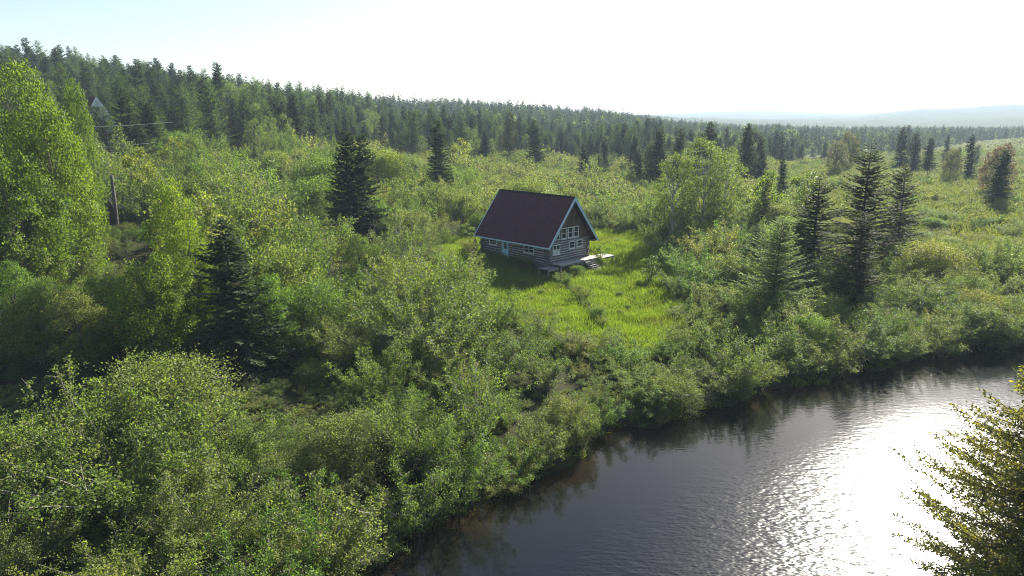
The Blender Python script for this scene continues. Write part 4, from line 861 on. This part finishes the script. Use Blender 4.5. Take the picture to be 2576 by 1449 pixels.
LAB = {('spruce', 0): ('spruce_tree', 'dark spruce in the forest front on the left hillside', 'spruces of the left hillside'), ('spruce', 1): ('spruce_tree', 'dark spruce in the forest edge beyond the shrub field, above the cabin', 'spruces beyond the field'), ('spruce', 2): ('spruce_tree', 'hazy dark spruce in the tree line beyond the right-hand marsh', 'spruces beyond the marsh'),
       ('larch', 0): ('larch_tree', 'soft green larch in the forest front on the left hillside', 'larches of the left hillside'), ('larch', 1): ('larch_tree', 'soft green larch in the forest edge beyond the shrub field, above the cabin', 'larches beyond the field'), ('larch', 2): ('larch_tree', 'hazy soft green larch in the tree line beyond the right-hand marsh', 'larches beyond the marsh'),
       ('birch', 0): ('birch_tree', 'rounded light green broadleaf tree among the left hillside spruces', 'broadleaf trees of the hillside'), ('birch', 1): ('birch_tree', 'rounded light green broadleaf tree in the forest edge beyond the shrub field', 'broadleaf trees beyond the field'), ('birch', 2): ('birch_tree', 'rounded hazy broadleaf tree in the tree line beyond the right-hand marsh', 'broadleaf trees beyond the marsh')}
for k in big:
    isbig[k] = True
    kd = ('spruce', 'spruce', 'larch', 'birch')[ftype[k]]; zn = 0 if u_[k] < -.22 else (1 if u_[k] < .2 else 2)
    pl = {'spruce': sp_dense[int(rng.integers(3))], 'larch': larches[int(rng.integers(2))], 'birch': birch}[kd]
    s = hz[k] / pl.size[0]; nm, lb, gr = LAB[kd, zn]; size_ = 'tall ' if hz[k] > 12 else ('short ' if hz[k] < 9 else 'mid-height ')
    lb = size_ + {'spruce': 'dark spruce', 'larch': 'soft green larch', 'birch': 'rounded broadleaf tree'}[kd] + (' at the forest front ' if front[k] < 10 else ' deeper in the forest ') + beside(FP[k], TREE_MARKS); gr = {'spruce': 'spruces', 'larch': 'larches', 'birch': 'broadleaf trees'}[kd] + ' of the forest edge'; w_ = s ** .7 * rng.uniform(.85, 1.1)
    plant(pl, nm, (FP[k, 0], FP[k, 1], FZ[k] - .1), (w_, w_, s), rng.uniform(0, 6.28), lb, kd, gr, tilt=(rng.normal(0, .02), rng.normal(0, .02)), parts=False)
rest = np.where(~isbig)[0]
near_r = FP[rest, 1] < 300
midx_ = np.where(near_r, np.where(ftype[rest] == 2, 7, np.where(ftype[rest] == 3, 8, 4 + rng.integers(0, 3, len(rest)))), ftype[rest])
s_ = hz[rest] / 12; wd_ = s_ ** .7 * rng.uniform(.8, 1.15, len(rest)) * np.where(FS[rest] > 8, 1.5, np.where(FS[rest] > 5, 1.15, 1))
scatter('far_forest', np.concatenate([FP[rest], FZ[rest][:, None] - .1], 1), rng.uniform(0, 6.28, len(rest)), np.stack([wd_, wd_, s_], 1), midx_, [p.one() for p in far_sp] + [p.one() for p in sp_dense] + [larches[0].one(), birch.one()], 'far mixed spruce forest covering the hill and valley')

# ------------------------------------------------------------------ shrubs
rng = np.random.default_rng(21)
cab_poly = np.array([cab(-4.6, -2.6), cab(6.6, -2.6), cab(6.6, 1.2), cab(4.2, 1.6), cab(4.2, 12), cab(-5.2, 12)])
def ok_shrub(P, margin=.6):
    e = bank_d(P) > .55
    e &= ~in_poly(fuzz(P), clearing) & ~in_poly(P, cab_poly) & (poly_dist(P, cab_poly) > margin) & (P[:, 1] < forest_edge(P) + 6)
    e &= ~((np.abs(P[:, 0] / P[:, 1] - .394) < .016) & (P[:, 1] > 225) & (P[:, 1] < 300))
    e &= (np.linalg.norm(P[:, None] - kp[None], axis=2) > kr[None]).all(1)
    return e
S1 = grid(9, 100, 3.25, .92); S1 = S1[ok_shrub(S1, 1.2)]
S1 = S1[bank_d(S1) > 1.5]
fr = []
for i_ in range(3, 16):
    a_, b_ = left_bank[i_], left_bank[i_ + 1]; n_ = max(1, int(np.linalg.norm(b_ - a_) / 1.45)); t_ = (np.arange(n_) + rng.uniform(.2, .8, n_)) / n_; q_ = a_ + (b_ - a_) * t_[:, None]; nn = np.array([-(b_ - a_)[1], (b_ - a_)[0]]) / np.linalg.norm(b_ - a_); fr.append(q_ + nn * rng.uniform(.5, 1.3, (n_, 1)))
S1 = np.concatenate([S1, np.concatenate(fr)])
S2 = grid(100, 330, 2.9, .88); S2 = S2[ok_shrub(S2)]
S2b = grid(330, 570, 5.5, .88); S2b = S2b[ok_shrub(S2b)]; S2 = np.concatenate([S2, S2b])
lz = (S1[:, 1] > 46) & (S1[:, 0] / S1[:, 1] < .0) & (poly_dist(S1, clearing) > 3); S1 = S1[~(lz & (rng.uniform(size=len(S1)) < .33))]
u1 = S1[:, 0] / S1[:, 1]; d1 = bank_d(S1); cd1 = poly_dist(S1, clearing)
marsh1 = np.clip((u1 - .34) / .12, 0, 1) * np.clip((S1[:, 1] - 66) / 14, 0, 1)
hs = rng.uniform(2.1, 5.2, len(S1)) * (1 + .18 * np.sin(S1[:, 0] * .33 + 1) * np.sin(S1[:, 1] * .29))
hs *= np.where(u1 < -.25, 1.12, 1.0) * np.interp(cd1, [0, 1.5, 5], [.45, .7, 1.0]) * np.interp(S1[:, 1], [16, 26, 36], [.62, .84, 1.0]) * (1 - .55 * marsh1) * np.interp(d1, [0, 3], [.66, 1.0])
hs *= (1 + .30 * np.sin(S1[:, 0] * .42 + 1.5 * np.sin(S1[:, 1] * .21)) * np.sin(S1[:, 1] * .38 + .7)) * np.where((S1[:, 1] > 48) & (u1 < .03) & (cd1 > 3), 1.5, 1.0)
hollow = np.clip((-.20 - u1) / .06, 0, 1) * np.clip((S1[:, 1] - 31) / 2, 0, 1) * np.clip((41.5 - S1[:, 1]) / 1.5, 0, 1); hs *= 1 - .78 * hollow
front_clear = (S1[:, 1] < 46) & (S1[:, 0] > -1) & (S1[:, 0] < 14); hs = np.where(front_clear, np.minimum(hs, 2.3), hs)
hs = np.where((u1 > .28) & (S1[:, 1] < 60), np.minimum(hs, 3.3), hs); pq = gpos(290, 74); hs = np.where((np.abs(u1 - pq[0] / pq[1]) < .055) & (S1[:, 1] > 44) & (S1[:, 1] < 77), np.minimum(hs, 2.3), hs); hs = np.where((np.abs(u1 + .58) < .10) & (S1[:, 1] > 44) & (S1[:, 1] < 77), np.minimum(hs, 2.4), hs)
pair = gpos(890, 77); infront = (np.abs(u1 - pair[0] / pair[1]) < .055) & (S1[:, 1] < 78) & (S1[:, 1] > 58); hs = np.where(infront, np.minimum(hs, 2.2), hs)
vis = (np.abs(u1) < .78) & (S1[:, 1] > 17); app = np.where(vis, hs / S1[:, 1], 0)
order = np.argsort(-app); big = order[:300]; isb = np.zeros(len(S1), bool); isb[big] = True
def shrub_zone(P, d, cd, u):
    if d < 3.6: return 'bank', 'alder shrub at the water edge', 'alders along the water edge'
    if cd < 4.0: return 'edge', 'sunlit alder shrub bordering the clearing', 'shrubs round the clearing'
    if u < -.28 and P[1] < 36: return 'corner', 'shrub in the near thicket', 'thicket in the lower left corner'
    if u < -.28: return 'shade', 'shrub below the maples', 'thicket below the left maples'
    if u > .2: return 'right', 'alder shrub above the river', 'thicket right of the clearing'
    return 'mid', 'alder shrub between river and clearing', 'thicket between river and clearing'
Z1 = terr(S1); pk = rng.integers(0, 6, len(S1)); isb_t = (rng.uniform(size=len(S1)) < .055) & (S1[:, 1] > 27)
for k in big:
    pl = twiggy if isb_t[k] else alders[pk[k]]
    s = hs[k] / pl.size[0]; w_ = max(s, .6) ** .8 * rng.uniform(1.0, 1.3); zn, lb, gr = shrub_zone(S1[k], d1[k], cd1[k], u1[k])
    lb = ('twiggy ' if isb_t[k] else ('tall ' if hs[k] > 3.9 else ('low ' if hs[k] < 2.6 else 'mid-height '))) + lb + ', ' + beside(S1[k], SHRUB_MARKS)
    if isb_t[k]: gr = 'bare ' + gr
    lean = .4 if zn == 'bank' else .04
    plant(pl, 'alder_shrub', (S1[k, 0], S1[k, 1], Z1[k] - .12), (w_, w_, s), rng.uniform(0, 6.28), lb, 'shrub', gr, tilt=(rng.normal(lean * .5, .05), rng.normal(0, .05)))
ri = np.where(~isb)[0]; s_ = hs[ri] / 3.5; w_ = np.maximum(s_, .55) ** .8 * rng.uniform(1.0, 1.3, len(ri))
P3 = [np.concatenate([S1[ri], Z1[ri][:, None] - .1], 1)]; SC = [np.stack([w_, w_, s_], 1)]; IX = [np.where(isb_t[ri], 6, pk[ri])]
s2far = np.where(S2[:, 1] > 330, 1.7, 1.0)
u2 = S2[:, 0] / S2[:, 1]; Z2 = terr(S2); marsh2 = np.clip((u2 - .30) / .12, 0, 1)
h2 = rng.uniform(1.5, 3.6, len(S2)) * (1 + .2 * np.sin(S2[:, 0] * .12) * np.sin(S2[:, 1] * .1)) * (1 - .38 * marsh2)
tall = rng.uniform(size=len(S2)) < .05; h2 = np.where(tall, h2 * 1.6, h2)
lf = np.clip((.0 - u2) / .1, 0, 1) * np.clip((165 - S2[:, 1]) / 30, 0, 1) * (.5 + .5 * np.sin(S2[:, 0] * .21 + 1.5 * np.sin(S2[:, 1] * .13)) * np.sin(S2[:, 1] * .19)); h2 = h2 * (1 + .9 * lf)
s2 = h2 / 2.2; w2 = s2 ** .7 * rng.uniform(.9, 1.25, len(S2)) * s2far
P3.append(np.concatenate([S2, Z2[:, None] - .1], 1)); SC.append(np.stack([w2, w2, s2], 1)); IX.append(np.where(lf + rng.normal(0, .12, len(S2)) > .5, rng.integers(0, 6, len(S2)), 7 + rng.integers(0, 4, len(S2)))); SC[-1] = np.where((IX[-1] < 6)[:, None], SC[-1] * .72, SC[-1])
P3, SC, IX = np.concatenate(P3), np.concatenate(SC), np.concatenate(IX)
scatter('shrub_thicket', P3, rng.uniform(0, 6.28, len(P3)), SC, IX, [p.one() for p in alders] + [twiggy.one()] + [p.one() for p in fields], 'pale green alder thicket covering the valley floor')
# low undergrowth between shrubs near the camera, so that the ground reads as leafy
U = grid(12, 62, 1.1, .9); U = U[(bank_d(U) > .25) & ~in_poly(U, clearing) & (poly_dist(U, cab_poly) > 1)]; U = U[~((U[:, 0] / U[:, 1] < -.45) & (U[:, 1] > 31.5) & (U[:, 1] < 41.5) & (rng.uniform(size=len(U)) < .7))]
su = rng.uniform(.14, .30, len(U)) * np.interp(U[:, 1], [24, 36], [1.35, 1.0])
scatter('undergrowth', np.concatenate([U, terr(U)[:, None] - .05], 1), rng.uniform(0, 6.28, len(U)), np.stack([su * 1.3, su * 1.3, su], 1), rng.integers(0, 2, len(U)), [fields[3].one(), alders[2].one()], 'leafy undergrowth on the floor of the riverside thicket')

# shrubs that single themselves out round the cabin
for (u, v, s, pl, lab) in ((-1.7, -2.0, .42, alders[3], 'small sunlit bush in front of the deck left of the stairs'), (-4.4, 3.2, .55, alders[5], 'shaded bush against the long log wall between door and corner'), (-5.0, 4.4, .40, alders[0], 'low dark bush in the roof shade beside the bush at the long wall'), (-4.3, 11.6, .62, alders[1], 'bush hiding the far end of the long log wall'), (3.4, -1.4, .30, alders[3], 'little bush at the right foot of the wooden stairs')):
    x, y = cab(u, v); plant(pl, 'alder_shrub', (x, y, tz(x, y) - .05), (s, s, s), rng.uniform(0, 6), lab, 'shrub')
x, y = cab(3.3, -.95); plant(sap_green, 'young_tree', (x, y, tz(x, y)), (.42, .42, .52), .3, 'thin leafy sapling growing up by the deck right of the stairs', 'tree')

# ------------------------------------------------------------------ grass
def tuft(n, h, spread, wd, mat, name):
    b = rng.normal(0, spread, (n, 3)) * np.array([1, 1, 0]); d = norm(np.array([0, 0, 1.0]) + rng.normal(0, .33, (n, 3))); d[:, 2] = np.abs(d[:, 2])
    w = norm(np.cross(d, rand_dirs(n))); hh_ = h * rng.uniform(.55, 1.15, n)
    tip = b + d * hh_[:, None] + np.stack([rng.normal(0, .12, n), rng.normal(0, .12, n), -.05 * np.ones(n)], 1) * h
    mid = b + d * (hh_ * .55)[:, None]
    Vv = np.stack([b - w * wd, b + w * wd, mid + w * wd * .8, mid - w * wd * .8, tip + w * wd * .15, tip - w * wd * .15], 1).reshape(-1, 3)
    o_ = np.arange(n)[:, None] * 6; Fq = np.concatenate([o_ + np.array([0, 1, 2, 3]), o_ + np.array([3, 2, 4, 5])])
    return mesh_quads(name, Vv, Fq, mat)
tufts = [tuft(34, .62, .22, .016, M['grass'], 'grass_tuft'), tuft(30, .8, .2, .016, M['grass'], 'grass_tuft'), tuft(36, .45, .25, .016, M['grass'], 'grass_tuft'), tuft(30, .8, .35, .03, M['sedge'], 'sedge_tuft')]
small_sedge = tuft(30, .5, .25, .018, M['sedge'], 'sedge_tuft')
def gscatter(lo, hi, sp):
    xs_, ys_ = np.arange(lo[0], hi[0], sp), np.arange(lo[1], hi[1], sp); X_, Y_ = np.meshgrid(xs_, ys_); P = np.stack([X_.ravel(), Y_.ravel()], 1)
    return P + rng.uniform(-.5, .5, P.shape) * sp
house_poly = np.array([cab(-3.25, .9), cab(3.25, .9), cab(3.25, 10.9), cab(-3.25, 10.9)])
path = np.array([at_pix(p[0], p[1], 1)[:2] for p in ((1, 1), (2, 2))])  # replaced below
def on_ground(dx, dy, z):
    r_ = ray(dx, dy); t = (z - HC) / r_[2]; return np.array([r_[0] * t, r_[1] * t])
path = np.array([on_ground(*p, 1.15) for p in ((1398, 700), (1440, 735), (1470, 770), (1500, 800), (1520, 822))])
Gp = gscatter((-12, 38), (20, 94), .27); Gp = Gp[(in_poly(Gp, clearing) | (poly_dist(Gp, clearing) < 2.0)) & ~in_poly(Gp, house_poly)]
pd = seg_dist(Gp, path); Gp = Gp[(pd > .45) & (rng.uniform(size=len(Gp)) < .9)]
gs = rng.uniform(.7, 1.15, len(Gp)) * (1 + .28 * np.sin(Gp[:, 0] * .9 + np.sin(Gp[:, 1] * .7)) * np.sin(Gp[:, 1] * .8))
scatter('meadow_grass', np.concatenate([Gp, terr(Gp)[:, None] - .03], 1), rng.uniform(0, 6.28, len(Gp)), np.stack([gs, gs, gs], 1), np.where(np.sin(Gp[:, 0] * .55 + 2 * np.sin(Gp[:, 1] * .4)) * np.sin(Gp[:, 1] * .6 + 1) + rng.normal(0, .35, len(Gp)) > .55, 3, rng.integers(0, 3, len(Gp))), [t.copy() for t in tufts[:3]] + [small_sedge], 'tall bright green grass in the clearing round the cabin')
# marsh sedge and grass at right and along the banks
E2 = grid(68, 260, 1.5, .85); ue = E2[:, 0] / E2[:, 1]; E2 = E2[(ue > .30) & (bank_d(E2) > 1) & (rng.uniform(size=len(E2)) < np.clip((ue - .28) / .1, 0, 1))]
E3 = grid(14, 60, .5, .9); b3 = bank_d(E3); E3 = E3[(b3 > -.15) & (b3 < 1.0) & (rng.uniform(size=len(E3)) < .22)]
EP = np.concatenate([E2, E3]); es = np.concatenate([rng.uniform(1.3, 2.2, len(E2)), rng.uniform(.6, 1.0, len(E3))]); ei = np.concatenate([np.zeros(len(E2), int), rng.integers(1, 3, len(E3))])
scatter('marsh_sedge', np.concatenate([EP, terr(EP)[:, None] - .05], 1), rng.uniform(0, 6.28, len(EP)), np.stack([es, es, es * .8], 1), ei, [tufts[3], tufts[0].copy(), tufts[1].copy()], 'pale sedge and grass of the open marsh and banks')
W_ = gscatter((-9, 42), (18, 92), 1.3); W_ = W_[in_poly(W_, clearing) & ~in_poly(W_, cab_poly) & (rng.uniform(size=len(W_)) < .5)]; sw = rng.uniform(.07, .19, len(W_))
scatter('meadow_weeds', np.concatenate([W_, terr(W_)[:, None] - .02], 1), rng.uniform(0, 6.28, len(W_)), np.stack([sw * 1.3, sw * 1.3, sw], 1), rng.integers(0, 2, len(W_)), [alders[2].one(), alders[3].one()], 'broad-leaved weeds mixed into the meadow grass')
# leafy clumps: a row added to shade the trench, others dotted through the meadow
for k, (dx, dy) in enumerate(((1405, 706), (1422, 716), (1436, 728), (1452, 740), (1466, 752), (1476, 768), (1490, 784), (1502, 798), (1512, 812))):
    x, y = on_ground(dx, dy, 1.2)
    s = .36 + .07 * math.sin(k * 2.1)
    plant(alders[k % 4], 'meadow_bush', (x, y, tz(x, y) - .05), (s, s, s), k * 1.3, 'small bush in the row added to shade the trench through the meadow', 'bush', 'bushes added along the meadow trench')
for k, (dx, dy) in enumerate(((1330, 745), (1370, 760), (1312, 790), (1395, 790), (1450, 850), (1560, 720), (1540, 830), (1590, 690), (1485, 715), (1515, 705))):
    x, y = on_ground(dx, dy, 1.2); s = .17 + .06 * abs(math.sin(k * 1.7))
    plant(alders[(k + 1) % 4], 'meadow_bush', (x, y, tz(x, y) - .05), (s * 1.2, s * 1.2, s), k * 2.3, 'low rounded bush dotted alone in the bright meadow grass', 'bush', 'bushes dotted in the meadow')

# ------------------------------------------------------------------ haze in the air
bm = bmesh.new(); box_bm(bm, -6500, 6500, -6500, 6500, -3.0, 96.0); me = bpy.data.meshes.new('haze'); bm.to_mesh(me); bm.free()
m = bpy.data.materials.new('summer_haze'); m.use_nodes = True; nt = m.node_tree; nt.nodes.remove(nt.nodes['Principled BSDF'])
pv_ = N(nt, 'ShaderNodeVolumePrincipled'); pv_.inputs['Color'].default_value = (.64, .81, 1.0, 1); pv_.inputs['Density'].default_value = HAZE_DENSITY; pv_.inputs['Anisotropy'].default_value = .05
nt.links.new(pv_.outputs[0], nt.nodes['Material Output'].inputs['Volume']); me.materials.append(m)
tag(link('haze', me), 'pale summer haze in the air', kind='stuff')
